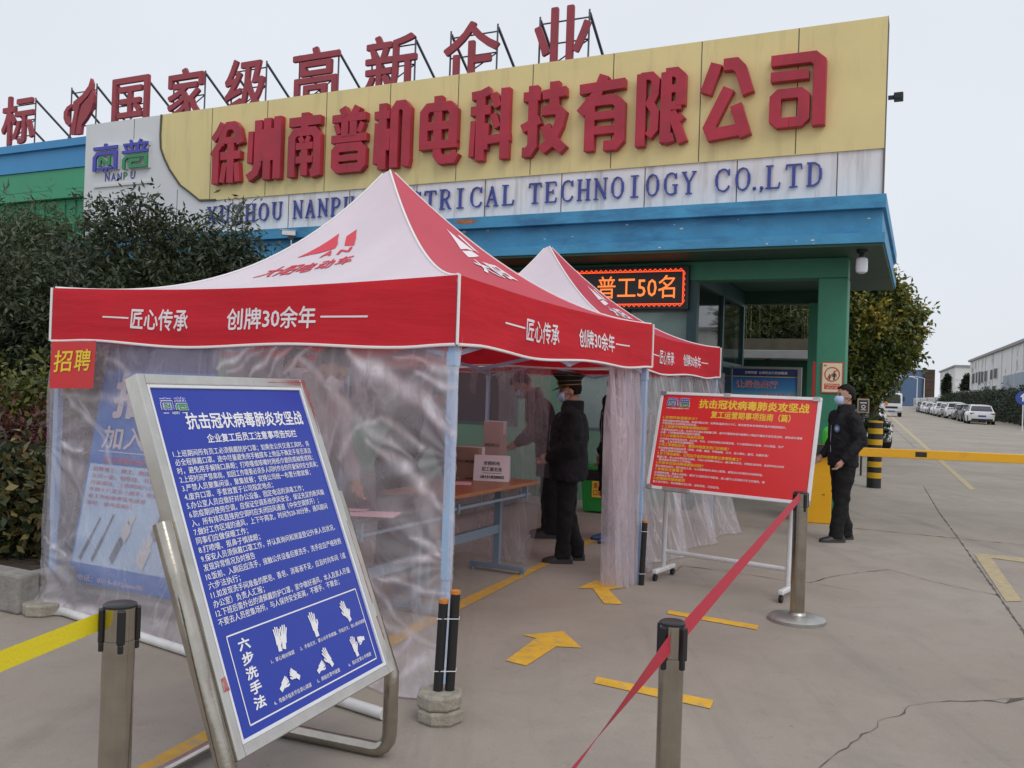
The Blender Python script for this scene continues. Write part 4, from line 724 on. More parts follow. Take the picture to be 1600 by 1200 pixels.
bbox(0, fw, 0, Hh, -.045, .012); bbox(Wb-fw, Wb, 0, Hh, -.045, .012); bbox(fw, Wb-fw, 0, fw, -.045, .0115); bbox(fw, Wb-fw, Hh-fw, Hh, -.045, .0115); mb.build('frame', M['steel_bright'], bs, bevel=.004)
mb = MB(); lp = .013
bbox(fw, fw+lp, fw, Hh-fw, -.02, .008); bbox(Wb-fw-lp, Wb-fw, fw, Hh-fw, -.02, .008); bbox(fw+lp, Wb-fw-lp, fw, fw+lp, -.02, .0075); bbox(fw+lp, Wb-fw-lp, Hh-fw-lp, Hh-fw, -.02, .0075); mb.build('inner_frame', M['white_enamel'], bs, bevel=.002)
for u0, u1, v0, v1 in ((Wb*.72, Wb*.97, Hh-fw+.016, Hh-.014), (Wb-fw+.018, Wb-.014, Hh*.80, Hh-.05), (Wb-fw+.02, Wb-fw+.03, Hh*.22, Hh*.5), (.012, .04, Hh*.16, Hh*.195), (Wb-fw+.02, Wb-fw+.035, Hh*.10, Hh*.18)):  # red residue marks; the top ones are the tent's red reflection painted on
    mb = MB(); mb.add([BP(u0+random.uniform(0, .01), v0, .0126), BP(u1, v0+random.uniform(0, .004), .0126), BP(u1-random.uniform(0, .006), v1, .0126), BP(u0+random.uniform(0, .02), v1-.004, .0126)], [(0, 1, 2, 3)]); mb.build('red_residue_reflection', M['residue_reflection_red'], bs)
i0 = fw+lp; iw = Wb-2*i0; ih = Hh-2*i0
mb = MB(); bbox(i0, Wb-i0, i0, Hh-i0, -.03, .0); mb.build('panel', M['board_blue'], bs)
def bt(x, y, z=0): return BP(i0+iw*x, i0+ih*y, .0012+z)
LB = ['1.上班期间所有员工必须佩戴防护口罩；如乘坐公共交通工具时，务', '必全程佩戴口罩。途中尽量避免用手触摸车上物品不确定手是否清洁', '时，避免用手解除口鼻眼；打喷嚏或咳嗽时用纸巾遮挡或袖管遮挡；', '2.上班时间严禁串岗，如因工作需要必须多人同时作业的尽量保持安全距离；', '3.严禁人员聚集闲谈，聚集就餐；安排公司统一布置分散就餐；', '4.废弃口罩、手套放置于公司指定地点；', '5.办公室人员应做好对办公设备、固定电话的消毒工作；', '6.防疫期间使用空调，应保证空调系统供风安全，保证充足的新风输', '入，所有排风直接用空调时应关闭回风通道（中央空调禁开）；', '7.做好工作区域的通风，上下午两次，时间为20-30分钟，通风期间', '同事们应做保暖工作；', '8.打喷嚏、抠鼻子慎揉眼；', '9.保安人员须佩戴口罩工作，并认真询问和测温登记外来人员状况，', '发现异常情况及时报告', '10.饭前、入厕后应洗手，接触公共设备后要洗手，洗手应应严格按照', '六步法执行；', '11.如发现洗手间准备的肥皂、香皂、消毒液不足，应及时向车间（或', '办公室）负责人汇报；', '12.下班后需外出的请佩戴防护口罩，家中做好通风，本人及家人尽量', '不要去人员密集场所，与人保持安全距离，不握手、不聚会；']
mb = MB(); put_box(mb, '抗击冠状病毒肺炎攻坚战', .155, .955, .868, .922, bt, bold=.022, nb=9, dz=.00006); put_box(mb, '企业复工后员工注意事项告知栏', .25, .87, .823, .852, bt, bold=.018, nb=5, dz=.00006); mb.build('heading', M['board_white'], bs)
mb = MB()
for i, l in enumerate(LB):
    n = sum(1 if ord(c_) > 255 else .55 for c_ in l); wd = min(.93, n*.0303)
    put_text(mb, l, .035, .788-i*.0258, .0225*1, lambda x, y, z: bt(x, y, z*.2), width=wd, bold=.009, nb=3)
mb.build('body_lettering', M['board_white'], bs)
mb = MB(); put_box(mb, '抗', 0, 0, 0, 0, bt) if False else None
for x0_, x1_, y0_, y1_ in ((.055, .965, .262, .266), (.055, .965, .022, .026), (.055, .060, .022, .266), (.960, .965, .022, .266)): mb.add([bt(x, y, 0) for x, y in ((x0_, y0_), (x1_, y0_), (x1_, y1_), (x0_, y1_))], [(0, 1, 2, 3)])
for i, ch in enumerate('六步洗手法'): put_box(mb, ch, .105, .172, .213-i*.0405, .247-i*.0405, bt, bold=.03, nb=9, dz=.00006)
CAP = ['1、掌心相对揉搓', '2、手指交叉，掌心对手背揉搓', '3、手指交叉，掌心相对揉搓', '4、弯曲手指关节在掌心揉搓', '5、拇指在掌中揉搓', '6、指尖在掌心中揉搓']
for i, cpt in enumerate(CAP):
    cx, cy_ = (.335, .585, .835)[i % 3], (.148, .040)[i//3]; put_box(mb, cpt, cx-.0095*len(cpt), cx+.0095*len(cpt), cy_, cy_+.013, bt, bold=.012, nb=3, dz=.00006)
mb.build('hand_washing_box', M['board_white'], bs)
def hand2(mb, cx, cy_, sc, rot, fist=False, flip=1, lv=0.0):
    c_, s_ = math.cos(rot), math.sin(rot)
    T = lambda x, y, z: bt(cx+sc*(flip*x*c_-y*s_)*1.0, cy_+sc*(flip*x*s_+y*c_)*(iw/ih), z)
    k = lv
    stroke(mb, [(0, -.9), (0, -.35)], .42, T, k, k+.0004); stroke(mb, [(0, -.4), (0, -.2), (0, .25)], .62, T, k+.0001, k+.0005)
    for j, (x, l, a) in enumerate(((-.24, .62, .16), (-.08, .78, .05), (.09, .74, -.05), (.25, .58, -.18))):
        if fist: l *= .35
        stroke(mb, [(x, .2), (x-l*.6*math.sin(a), .2+l*.6), (x-l*math.sin(a), .2+l*math.cos(a))], .14, T, k+.0002+j*.0001, k+.0006+j*.0001)
    stroke(mb, [(.24, -.25), (.46, .02), (.5, .28)], .16, T, k+.0003, k+.0008)
for i, (a, b2) in enumerate((((.0, 0, .040, -.1, False, 1), (.035, .0, .040, -.35, False, -1)), ((.0, .0, .044, .05, False, 1), None), ((.0, .0, .042, .35, False, -1), (.01, -.005, .030, .1, True, 1)), ((-.03, -.006, .036, -1.0, True, 1), (.03, .006, .036, .9, True, -1)), ((-.028, -.01, .034, -1.1, True, 1), (.026, .004, .038, .45, False, -1)), ((-.012, -.002, .038, .1, False, 1), (.040, .012, .032, 1.5, True, -1)))):
    cx, cy_ = (.335, .585, .835)[i % 3], (.205, .092)[i//3]
    mb = MB()
    for q, hnd in enumerate((a, b2)):
        if hnd: hand2(mb, cx+hnd[0], cy_+hnd[1], hnd[2]*1.3, hnd[3], hnd[4], hnd[5], .0002+.0012*q)
    mb.build('hand_picture', M['board_white'], bs)
emblem(bs, lambda x, y, d: bt(.04+.145*x/218, .932+.040*y/102, d), d=.0012, edge=9)
mb = MB(); put_text(mb, 'NANPU', .112, .918, .012, bt, bold=.02, align='C', nb=3)
for a, b2 in ((.045, .075), (.150, .18)): mb.add([bt(x, y) for x, y in ((a, .9215), (b2, .9215), (b2, .9235), (a, .9235))], [(0, 1, 2, 3)])
mb.build('emblem_wordmark', M['board_white'], bs)
down = -Vv; B = -Vector((Nn.x, Nn.y, 0)).normalized()
for sx_ in (-.022, Wb+.022):
    pu = BP(sx_, Hh*.60, -.02); pk = BP(sx_, Hh*-.005, -.02); ft = Vector((pk.x, pk.y, .03))
    pts = [pu, pk, pk.lerp(ft, .35)]
    c0 = ft+Vector((0, 0, .07)); pts += [c0]+[ft+Vector((0, 0, .07))+B*.07+(-B*math.cos(a_)-Vector((0, 0, 1))*math.sin(a_))*.07 for a_ in (.4, .8, 1.2, 1.57)]+[ft+B*.70]
    mb = MB(); mb.tube(pts, .030, 14); mb.build('leg', M['steel'], bs, smooth=True, ang=50)
mb = MB(); pk0 = BP(-.022, 0, -.02); pk1 = BP(Wb+.022, 0, -.02); mb.tube([Vector((pk0.x, pk0.y, .032))+B*.66, Vector((pk1.x, pk1.y, .032))+B*.66], .022, 12); mb.build('cross_tube', M['steel_bright'], bs, smooth=True)
# ------------------------------------------------------------------ red notice board on wheels
s = 7.1; K = [CP+Vector(v)*s for v in ((.167, 1, .002), (.313, .898, .001), (.300, .870, -.106), (.154, .972, -.105))]
U2 = (K[1]-K[0]); Wr = U2.length; U2.normalize(); V2 = (K[0]-K[3]); V2 -= U2*V2.dot(U2); Hr = V2.length; V2.normalize(); N2 = U2.cross(V2).normalized()
if N2.dot(CP-K[0]) < 0: N2 = -N2
K[3] = K[3]-U2*.018
fo = K[3].lerp(K[2], .5); fo.z = 0; rb = thing('rolling_notice_board', 'red notice board with yellow headings on a white wheeled frame', 'notice board', fo)
def RP(x, y, z=0): return K[3]-fo+U2*x+V2*y+N2*z
def rbox(mb, x0, x1, y0, y1, z0, z1): mb.add([RP(x, y, z) for z in (z0, z1) for y in (y0, y1) for x in (x0, x1)], [(0, 2, 3, 1), (4, 5, 7, 6), (0, 1, 5, 4), (2, 6, 7, 3), (0, 4, 6, 2), (1, 3, 7, 5)])
mb = MB(); rbox(mb, 0, Wr, 0, .024, -.02, .008); rbox(mb, 0, Wr, Hr-.024, Hr, -.02, .008); rbox(mb, 0, .024, .024, Hr-.024, -.02, .0075); rbox(mb, Wr-.024, Wr, .024, Hr-.024, -.02, .0075); mb.build('frame', M['white_enamel'], rb, bevel=.003)
mb = MB(); rbox(mb, Wr*.12, Wr*.29, -.012, .022, .0, .035); mb.build('pen_tray', M['steel_dull'], rb, bevel=.003)
for x, y in ((0, 0), (Wr-.05, 0), (0, Hr-.03), (Wr-.06, Hr-.03), (Wr*.42, Hr-.028)): mb = MB(); rbox(mb, x-.003, x+.053, y-.003, y+.033, -.022, .0105); mb.build('corner_cap', M['steel_dull'], rb, bevel=.003)
mb = MB(); rbox(mb, .024, Wr-.024, .024, Hr-.024, -.015, .001); mb.build('panel', M['board_red'], rb)
def rt(x, y, z=0): return RP(.024+(Wr-.048)*x, .024+(Hr-.048)*y, .0022+z)
mb = MB(); put_box(mb, '抗击冠状病毒肺炎攻坚战', .255, .955, .865, .965, rt, bold=.03, nb=9, dz=.0001); put_box(mb, '复工运营期事项指南（篇）', .345, .85, .765, .845, rt, bold=.022, nb=5, dz=.0001)
HD = ['1.发病的体温是多少？', '2.上班途中如何降低感染风险？', '3.个人设备及办公用品的消毒', '4.员工有哪些症状，需及时就医发热门诊就医？', '5.为了降低感染，公司应开会的时候需要注意哪些事工？', '6.外部来访如何降低感染风险？', '7.食堂应注意事项', '8.疫情期间保持原则']
BD = ['如新冠肺炎感染潜伏期，体温可能正常；如果体温超过37.3℃，建议居家休息观察体温并到医院就诊，尽量选择定点医院就诊和日前。', '尽量乘坐私家车上班，外出公共交通必须佩戴口罩，途中尽量避免用手触摸车上物品不确定手是否清洁时，避免用手揉眼口鼻；打喷嚏或咳嗽时用纸巾遮挡。', '公司增加专用消毒清洁员，办公室、车间、公共区域每日定期消毒，个人用到的办公设备、办公用品、生产设备、工具手机可用酒精擦拭。', '若出现新冠肺炎疑似症状（发热、咳嗽、胸闷、呼吸困难、乏力、恶心呕吐、腹泻、结膜炎等），请员工暂停不带病上班。', '佩戴口罩，进入会议室前洗手消毒，开会人员间隔1米以上，减少集中开会，控制会议时间，会议时间过长时，确保通风系统处于工作状态。', '登记身份及出行，提升进出人员，与人接触保持1米以上距离，避免在公共场所长时间停留。', '安排错峰用餐，避免人员密集，餐厅门口提供洗手消毒液，进入餐厅人员须执行手卫生制作，餐厅地面每日至少消毒1次。', '勤于洗手换衣，带好佩戴安全口罩，绿色饮食，注意运动。']
y = .735; mw = MB()
for h_, b2 in zip(HD, BD):
    put_text(mb, h_, .022, y, .034, rt, width=.0215*len(h_), bold=.02, nb=5); y -= .034
    nl = 1 if len(b2) < 48 else 2; cut = len(b2) if nl == 1 else int(len(b2)*.78)
    for part in (b2[:cut], b2[cut:]) if nl == 2 else (b2,): put_text(mw, part, .022, y, .026, rt, width=min(.95, .0172*len(part)), bold=.012, nb=3); y -= .029
    y -= .007
mb.build('yellow_lettering', M['board_yellow'], rb); mw.build('white_lettering', M['board_white'], rb)
emblem(rb, lambda x, yy, d: rt(.035+.155*x/218, .875+.095*yy/102, d), d=.003, edge=9)
mb = MB(); put_text(mb, 'NANPU', .112, .845, .022, rt, bold=.03, align='C', nb=3)
for a, b2 in ((.035, .07), (.155, .19)): mb.add([rt(x, yy) for x, yy in ((a, .851), (b2, .851), (b2, .856), (a, .856))], [(0, 1, 2, 3)])
mb.build('emblem_wordmark', M['board_white'], rb)
Bk = -Vector((N2.x, N2.y, 0)).normalized()
mb = MB(); ups = []
for px_, py_, xr in ((1036, 903, .095), (1230, 936, .885)):
    g0 = gp(px_, py_)-fo; g0.z = 0; top = RP(xr*Wr, Hr*.5, -.035); ups.append(g0)
    mb.tube([Vector((g0.x, g0.y, .09)), Vector((g0.x, g0.y, .35)).lerp(top, .15), top], .019, 10)
mb.tube([ups[0]+Vector((0, 0, .22)), ups[1]+Vector((0, 0, .22))], .018, 10); mb.build('stand_frame', M['white_enamel'], rb, smooth=True)
for g0 in ups:
    mb = MB(); f_ = -Bk; mb.bar(g0+f_*.17+Vector((0, 0, .075)), g0-f_*.2+Vector((0, 0, .075)), .04, .035); o = mb.build('foot', M['white_enamel'], rb, bevel=.008)
    for k in (.15, -.18):
        c_ = g0+f_*k; mb = MB(); mb.tube([c_+U2*-.012+Vector((0, 0, .026)), c_+U2*.012+Vector((0, 0, .026))], .026, 14); mb.tube([c_+Vector((0, 0, .03)), c_+Vector((0, 0, .062))], .008, 6); mb.build('castor', M['black_plastic'], o, smooth=True)
# ------------------------------------------------------------------ belt posts and belts
def stanchion(loc, r, h_, rz, label, base=.165):
    t = thing('belt_post', label, 'belt post', (loc[0], loc[1], 0), rz, 'stainless belt barrier posts')
    MB().lathe([(r, .03), (r, h_-.095)], seg=32).build('post', M['steel'], t, smooth=True)
    mb = MB(); mb.lathe([(base, 0), (base, .022), (base-.012, .032), (r+.012, .045), (r+.003, .06)], seg=40); mb.build('base', M['steel_dull'], t, smooth=True, ang=50)
    MB().lathe([(r, h_-.094), (r, h_-.006)], seg=32).build('belt_housing', M['steel'], t, smooth=True)
    MB().lathe([(r+.002, h_-.006), (r+.002, h_), (r-.004, h_+.004), (.002, h_+.004)], seg=32).build('cap', M['black_plastic'], t, smooth=True)
    for k in range(4):
        a_ = math.pi/2*k; mb = MB(); d_ = Vector((math.cos(a_), math.sin(a_), 0)); e = Vector((-d_.y, d_.x, 0)); c_ = d_*(r+.002)
        V = [c_+e*x+d_*y_+Vector((0, 0, z)) for z in (h_-.10, h_-.008) for y_ in (-.004, .009) for x in (-.011, .011)]; mb.add(V, [(0, 2, 3, 1), (4, 5, 7, 6), (0, 1, 5, 4), (2, 6, 7, 3), (0, 4, 6, 2), (1, 3, 7, 5)])
        mb.tube([c_+Vector((0, 0, h_-.125)), c_+Vector((0, 0, h_-.10))], .008, 8); mb.build('belt_slot', M['black_plastic'], t, bevel=.003)
    return t
PL = at(188, 944, 2.43); PC = at(1051, 972, 2.45); PR = gp(1245, 970)
stanchion(PL, .0425, PL.z, .5, 'steel belt post at the lower left holding the yellow belt'); stanchion(PC, .0345, PC.z, .75, 'steel belt post at the bottom centre where the red belts meet'); stanchion(PR, .0475, .865, .3, 'steel belt post with its whole round base visible, in front of the red board', .187)
def belt(name, A, B_, tw0, tw1, m, label, sag=.0):
    mb = MB(); A, B_ = Vector(A), Vector(B_); t = (B_-A).normalized(); up = Vector((0, 0, 1)); sd = t.cross(up).normalized(); up = sd.cross(t)
    def fn(u, v): a_ = tw0+(tw1-tw0)*u; w_ = (v-.5)*.050; return A.lerp(B_, u)+(up*math.cos(a_)+sd*math.sin(a_))*w_+Vector((0, 0, -sag*4*u*(1-u)))
    mb.grid(fn, 40, 3); o = mb.build(name, M[m], None, smooth=True, ang=180); return tag(o, label, 'belt')
h_ = PL.z-.05; e = at(-160, 1098, 1.75)
belt('yellow_belt', (PL.x-.044, PL.y-.01, h_+.006), e, 0, 0, 'belt_yellow', 'yellow belt stretched out of the picture at the lower left')
belt('red_belt', (PR.x-.02, PR.y-.05, .845), (PC.x+.034, PC.y+.03, PC.z-.035), .15, .1, 'belt_red', 'red belt running between the far and the near steel post on the right')
e = at(880, 1212, 1.50); d_ = (e-Vector((PC.x-.03, PC.y-.03, PC.z-.06))); belt('red_belt', (PC.x-.012, PC.y-.037, PC.z-.05), e+d_*.8, .1, -1.45, 'belt_red', 'red belt leaving the near centre post towards the lower left')
# ------------------------------------------------------------------ people
def person(label, loc, rz, H=1.7, lean=0, top='cloth_black', hem=.80, legs=None, arms=None, cap=False, mask='mask_blue', shoe='shoe', head_yaw=0, bulk=1.0, collar=None, hood=False, emblem_=None, head_drop=0, hat=None):
    t = thing('person', label, 'person', (loc[0], loc[1], 0), rz); k = H/1.75; la = math.radians(lean); HIPZ = .93
    def up(p):                                        # upper body bends forward at the hip
        x, y, z = p; x, z = x*math.cos(la)+(z-HIPZ)*math.sin(la), HIPZ-x*math.sin(la)+(z-HIPZ)*math.cos(la); return Vector((x, y, z))*k
    hd = math.radians(head_drop); ch, sh = math.cos(head_yaw), math.sin(head_yaw)
    def hp(p):
        x, y, z = p; x, y = x*ch-y*sh, x*sh+y*ch; dz = z-1.5; x, z = x*math.cos(hd)+dz*math.sin(hd), 1.5-x*math.sin(hd)+dz*math.cos(hd); return up((x, y, z))
    lo = lambda p: Vector(p)*k
    def caps(mb, a, b, ra, rb, f):
        a, b = f(a), f(b); mb.tube([a, b], [ra*k, rb*k], 14)
        for c, r in ((a, ra), (b, rb)): mb.ball(c, r*k*.995, nu=14, nv=8)
    def ell(mb, c, r, f): mb.ball((0, 0, 0), 1, nu=16, nv=11, xf=lambda p: f((c[0]+p.x*r[0], c[1]+p.y*r[1], c[2]+p.z*r[2])))
    def rings(mb, L_, f, n=22): mb.loft([[f((x+rx*math.cos(6.2832*i/n), ry*math.copysign(abs(math.sin(6.2832*i/n))**.85, math.sin(6.2832*i/n)), z)) for i in range(n)] for z, rx, ry, x in L_])
    arms = arms or [((.0, .215, 1.40), (-.02, .26, 1.12), (.06, .25, .88)), ((.0, -.215, 1.40), (-.02, -.26, 1.12), (.06, -.25, .88))]
    legs = legs or [((0, .10, .9), (.02, .11, .48), (0, .11, .085)), ((0, -.10, .9), (.02, -.11, .48), (0, -.11, .085))]
    b = MB()
    ell(b, (-.008, 0, 1.652), (.098, .077, .100), hp); ell(b, (.028, 0, 1.585), (.066, .060, .075), hp); ell(b, (.062, 0, 1.548), (.028, .030, .026), hp)
    ell(b, (.098, 0, 1.612), (.022, .013, .022), hp); caps(b, (.082, 0, 1.655), (.100, 0, 1.618), .011, .012, hp); ell(b, (.078, 0, 1.668), (.018, .05, .012), hp); ell(b, (.088, 0, 1.572), (.014, .026, .012), hp)
    for s in (1, -1): ell(b, (-.012, s*.078, 1.625), (.022, .012, .034), hp); ell(b, (.058, s*.040, 1.612), (.026, .022, .026), hp)
    caps(b, (-.018, 0, 1.56), (-.02, 0, 1.44), .056, .062, lambda p: up(p) if p[2] < 1.5 else hp(p))
    rings(b, [(.86, .09, .13, 0), (1.1, .09, .13, 0), (1.36, .09, .15, -.01), (1.45, .06, .07, -.015)], up)
    for s_, e_, w_ in arms:
        caps(b, s_, e_, .05, .042, up); caps(b, e_, w_, .042, .030, up)
        wv = Vector(w_); dv = (wv-Vector(e_)).normalized(); sd = 1 if s_[1] > 0 else -1; sv = Vector((0, -sd, 0)); sv = (sv-dv*sv.dot(dv)).normalized(); nv = dv.cross(sv)
        pc = wv+dv*.075; caps(b, wv, wv+dv*.05, .026, .030, up); ell(b, pc, (.036, .034, .036), up)
        for j, (o_, l_) in enumerate(((-.030, .062), (-.010, .074), (.010, .070), (.029, .054))):
            f0 = pc+sv*o_*-1+dv*.022; f1 = f0+dv*l_*.55+nv*.004; f2_ = f1+(dv*.7+nv*-.7*sd).normalized()*l_*.55
            caps(b, f0, f1, .0098, .009, up); caps(b, f1, f2_, .009, .0075, up)
        th = wv+dv*.045+sv*.030; caps(b, th, th+dv*.035+sv*.025, .012, .010, up); caps(b, th+dv*.035+sv*.025, th+dv*.065+sv*.028, .010, .008, up)
    for hpt, kn, an in legs: caps(b, hpt, kn, .07, .052, lo); caps(b, kn, an, .050, .038, lo)
    ell(b, (0, 0, .92), (.10, .14, .10), lo)
    b.build('body', M['skin'], t, smooth=True, remesh=.009*k)
    eb = MB()
    for s in (1, -1): ell(eb, (.083, s*.034, 1.645), (.008, .013, .007), hp)
    for s in (1, -1): caps(eb, (.088, s*.018, 1.668), (.080, s*.052, 1.669), .005, .004, hp)
    eb.build('eyes', M['eye'], t, smooth=True)
    c = MB(); ql = bulk
    R_ = [(hem, .135*ql, .190*ql, 0), (hem+.10, .14*ql, .192*ql, 0), (1.0, .135*ql, .185*ql, .0), (1.15, .14*ql, .195*ql, .005), (1.30, .135*ql, .205*ql, 0), (1.40, .105*ql, .185*ql, -.01), (1.455, .075, .105, -.018), (1.48, .065, .075, -.02)]
    R_ = [r for i, r in enumerate(R_) if i == 0 or r[0] > R_[i-1][0]+.02]
    rings(c, R_, lambda p: up(p) if p[2] > .93 else lo(p))
    for s_, e_, w_ in arms:
        wv = Vector(w_); ev = Vector(e_); caps(c, s_, e_, .078*ql, .064*ql, up); caps(c, e_, tuple(wv-(wv-ev).normalized()*.012), .064*ql, .047*ql, up); ell(c, s_, (.08*ql, .07*ql, .075*ql), up)
    if hood: ell(c, (-.09, 0, 1.46), (.07, .12, .09), up)
    ja = c.build('coat', M[top], t, smooth=True, remesh=.012*k, fold=.045)
    d = MB(); fz = 1.28 if collar == 'fur' else 1.08; rings(d, [(1.425, .085*fz, .115*fz, -.012), (1.47, .088*fz, .098*fz, -.014), (1.51, .082*fz, .092*fz, -.02), (1.545, .076*fz, .086*fz, -.028)], lambda p: up(p)); d.build('collar', M[collar or top], ja, smooth=True, remesh=.011*k)
    zp = MB(); zp.tube([up((.137*ql+.004, 0, 1.30)), up((.142*ql+.004, 0, 1.15)), up((.138*ql+.004, 0, 1.0))], .004, 6); zp.build('zip', M['silver_thread'], ja)
    if emblem_:
        for (px_, py_, pz_, ry_) in emblem_:
            e = MB(); cc = up((px_, py_, pz_)); nn = Vector((math.cos(ry_), math.sin(ry_), 0)); si = Vector((-nn.y, nn.x, 0))
            e.add([cc+nn*.006+si*.038*math.cos(6.283*i/14)*k+Vector((0, 0, .045*math.sin(6.283*i/14)*k)) for i in range(14)], [tuple(range(14))], 0); e.add([cc+nn*.008+si*.022*math.cos(6.283*i/10)*k+Vector((0, 0, .024*math.sin(6.283*i/10)*k)) for i in range(10)], [tuple(range(10))], 1)
            e.build('badge', [M['patch_blue'], M['silver_thread']], ja)
    p_ = MB()
    for hpt, kn, an in legs:
        q = Vector(an); caps(p_, hpt, kn, .108, .085, lo); caps(p_, kn, (q.x, q.y, q.z+.04), .085, .074, lo); rings(p_, [(q.z-.045, .080, .070, q.x), (q.z+.10, .078, .068, q.x)], lambda p: Vector((p[0]*k, (p[1]+q.y)*k, p[2]*k)))
    ell(p_, (0, 0, .90), (.13, .165, .11), lo); p_.build('trousers', M['cloth_trouser'], t, smooth=True, remesh=.012*k, fold=.035)
    for hpt, kn, an in legs:
        sh_ = MB(); ax, ay, az = an; z0 = az-.085
        L_ = [(-.095, .026, .05), (-.08, .038, .085), (-.03, .042, .105), (.03, .045, .095), (.09, .050, .068), (.15, .047, .052), (.185, .034, .042), (.20, .012, .028)]
        sh_.loft([[Vector((ax+x, ay+w*math.cos(math.pi*i/10), z0+.022+(hh-.022)*math.sin(math.pi*i/10)))*k for i in range(11)]+[Vector((ax+x, ay-w, z0+.02))*k, Vector((ax+x, ay+w, z0+.02))*k] for x, w, hh in L_]); so_ = sh_.build('shoe', M[shoe], t, smooth=True, ang=60)
        sl_ = MB(); sl_.loft([[Vector((ax+x, ay+w*1.06*s, z0+z))*k for s, z in ((1, 0), (1, .021), (-1, .021), (-1, 0))] for x, w, hh in L_]); sl_.build('sole', M['sole'], so_)
    if not hood:
        h_ = MB(); ell_keep = lambda v: v[2] > 1.585+max(0, v[0]+.035)*1.15+(.03 if abs(v[1]) > .07 and v[0] > -.03 else 0)
        V0 = MB(); V0.ball((-.012, 0, 1.660), (.110, .088, .112), nu=30, nv=20, keep=ell_keep)
        h_.add(V0.v, V0.f, 0, lambda p: hp(tuple(p))); o = h_.build('hair', M['hair'], t, smooth=True, ang=180)
        sm = o.modifiers.new('s', 'SOLIDIFY'); sm.thickness = .012; sm.offset = -1
    else:
        h_ = MB(); V0 = MB(); V0.ball((-.02, 0, 1.635), (.128, .108, .140), nu=30, nv=20, keep=lambda v: v[0] < .075)
        h_.add(V0.v, V0.f, 0, lambda p: hp(tuple(p))); o = h_.build('hood', M[top], t, smooth=True, ang=180); sm = o.modifiers.new('s', 'SOLIDIFY'); sm.thickness = .02; sm.offset = -1
    if mask:
        V0 = MB(); V0.ball((.038, 0, 1.590), (.084, .074, .070), nu=28, nv=18, keep=lambda v: v[0] > .042 and 1.535 < v[2] < 1.640); h_ = MB(); h_.add(V0.v, V0.f, 0, lambda p: hp(tuple(p))); o = h_.build('face_mask', M[mask], t, smooth=True, ang=180); sm = o.modifiers.new('s', 'SOLIDIFY'); sm.thickness = .003
        for s in (1, -1):
            h_ = MB()
            for z in (1.632, 1.548): h_.tube([hp((.055, s*.070, z)), hp((.02, s*.079, (z+1.62)/2)), hp((-.022, s*.082, 1.618))], .0016, 5)
            h_.build('ear_loop', M['mask_white'], o)
    if cap:
        h_ = MB(); rg = lambda z, rx, ry, x, tilt: [hp((x+rx*math.cos(6.2832*i/32), ry*math.sin(6.2832*i/32), z+tilt*rx*math.cos(6.2832*i/32))) for i in range(32)]
        h_.loft([rg(1.680, .108, .090, -.012, .05), rg(1.735, .112, .094, -.012, .06), rg(1.780, .152, .136, -.012, .13), rg(1.796, .150, .134, -.012, .16), rg(1.815, .10, .09, -.012, .18), rg(1.82, .03, .03, -.012, .18)]); o = h_.build('peaked_cap', M['cloth_black'], t, smooth=True, ang=50)
        h_ = MB(); h_.loft([rg(1.689, .1105, .0925, -.012, .05), rg(1.698, .111, .093, -.012, .05)], cap=False); h_.loft([rg(1.777, .1515, .1355, -.012, .128), rg(1.781, .1535, .1375, -.012, .131)], cap=False); h_.loft([rg(1.729, .1135, .0955, -.012, .06), rg(1.734, .114, .096, -.012, .06)], cap=False); h_.build('gold_band', M['gold'], o, smooth=True)
        h_ = MB(); A_ = [(-1.15+2.3*i/16) for i in range(17)]
        V = []
        for z_ in (0, -.006):
            V += [hp((-.012+.108*math.cos(a), .090*math.sin(a), 1.690+z_)) for a in A_]+[hp((-.012+(.112+.062*math.cos(a*1.3)**1)*math.cos(a), (.092+.02)*math.sin(a), 1.690-.030*math.cos(a)+z_)) for a in A_]
        n_ = 17; F = [(i, i+1, n_+i+1, n_+i) for i in range(16)]+[(2*n_+i, 3*n_+i, 3*n_+i+1, 2*n_+i+1) for i in range(16)]+[(n_+i, n_+i+1, 3*n_+i+1, 3*n_+i) for i in range(16)]; h_.add(V, F); h_.build('visor', M['black_plastic'], o, smooth=True)
        h_ = MB(); ell(h_, (.100, 0, 1.722), (.012, .02, .022), hp); h_.build('cap_badge', M['gold'], o, smooth=True)
    return t
gpm = gp(1313, 845)
person('man in black jacket and pale blue mask standing by the barrier cabinet, facing left', gpm, math.pi+.12, H=1.645, bulk=1.06, hem=.845, collar='cloth_black', head_yaw=.05,
    legs=[((0, .09, .9), (.05, .10, .49), (.10, .10, .085)), ((0, -.09, .9), (-.03, -.10, .48), (-.11, -.11, .085))], arms=[((.0, .215, 1.39), (-.06, .27, 1.13), (.11, .235, .93)), ((.0, -.215, 1.39), (-.03, -.27, 1.13), (.14, -.22, .95))], emblem_=[(.135, .11, 1.27, .55)])
gpg = gp(884, 877)
person('security guard in peaked cap and long black coat standing in the tent entrance', gpg, math.pi-.05, H=1.60, bulk=1.34, hem=.79, cap=True, collar='fur', head_drop=8, emblem_=[(.03, .292, 1.27, 1.5), (.145, .06, 1.30, .3)],
    legs=[((0, .09, .9), (.03, .10, .49), (.03, .10, .085)), ((0, -.09, .9), (.0, -.10, .48), (-.09, -.09, .085))], arms=[((.0, .225, 1.39), (-.02, .29, 1.12), (.18, .14, 1.0)), ((.0, -.225, 1.39), (-.02, -.28, 1.12), (.19, -.10, 1.01))])
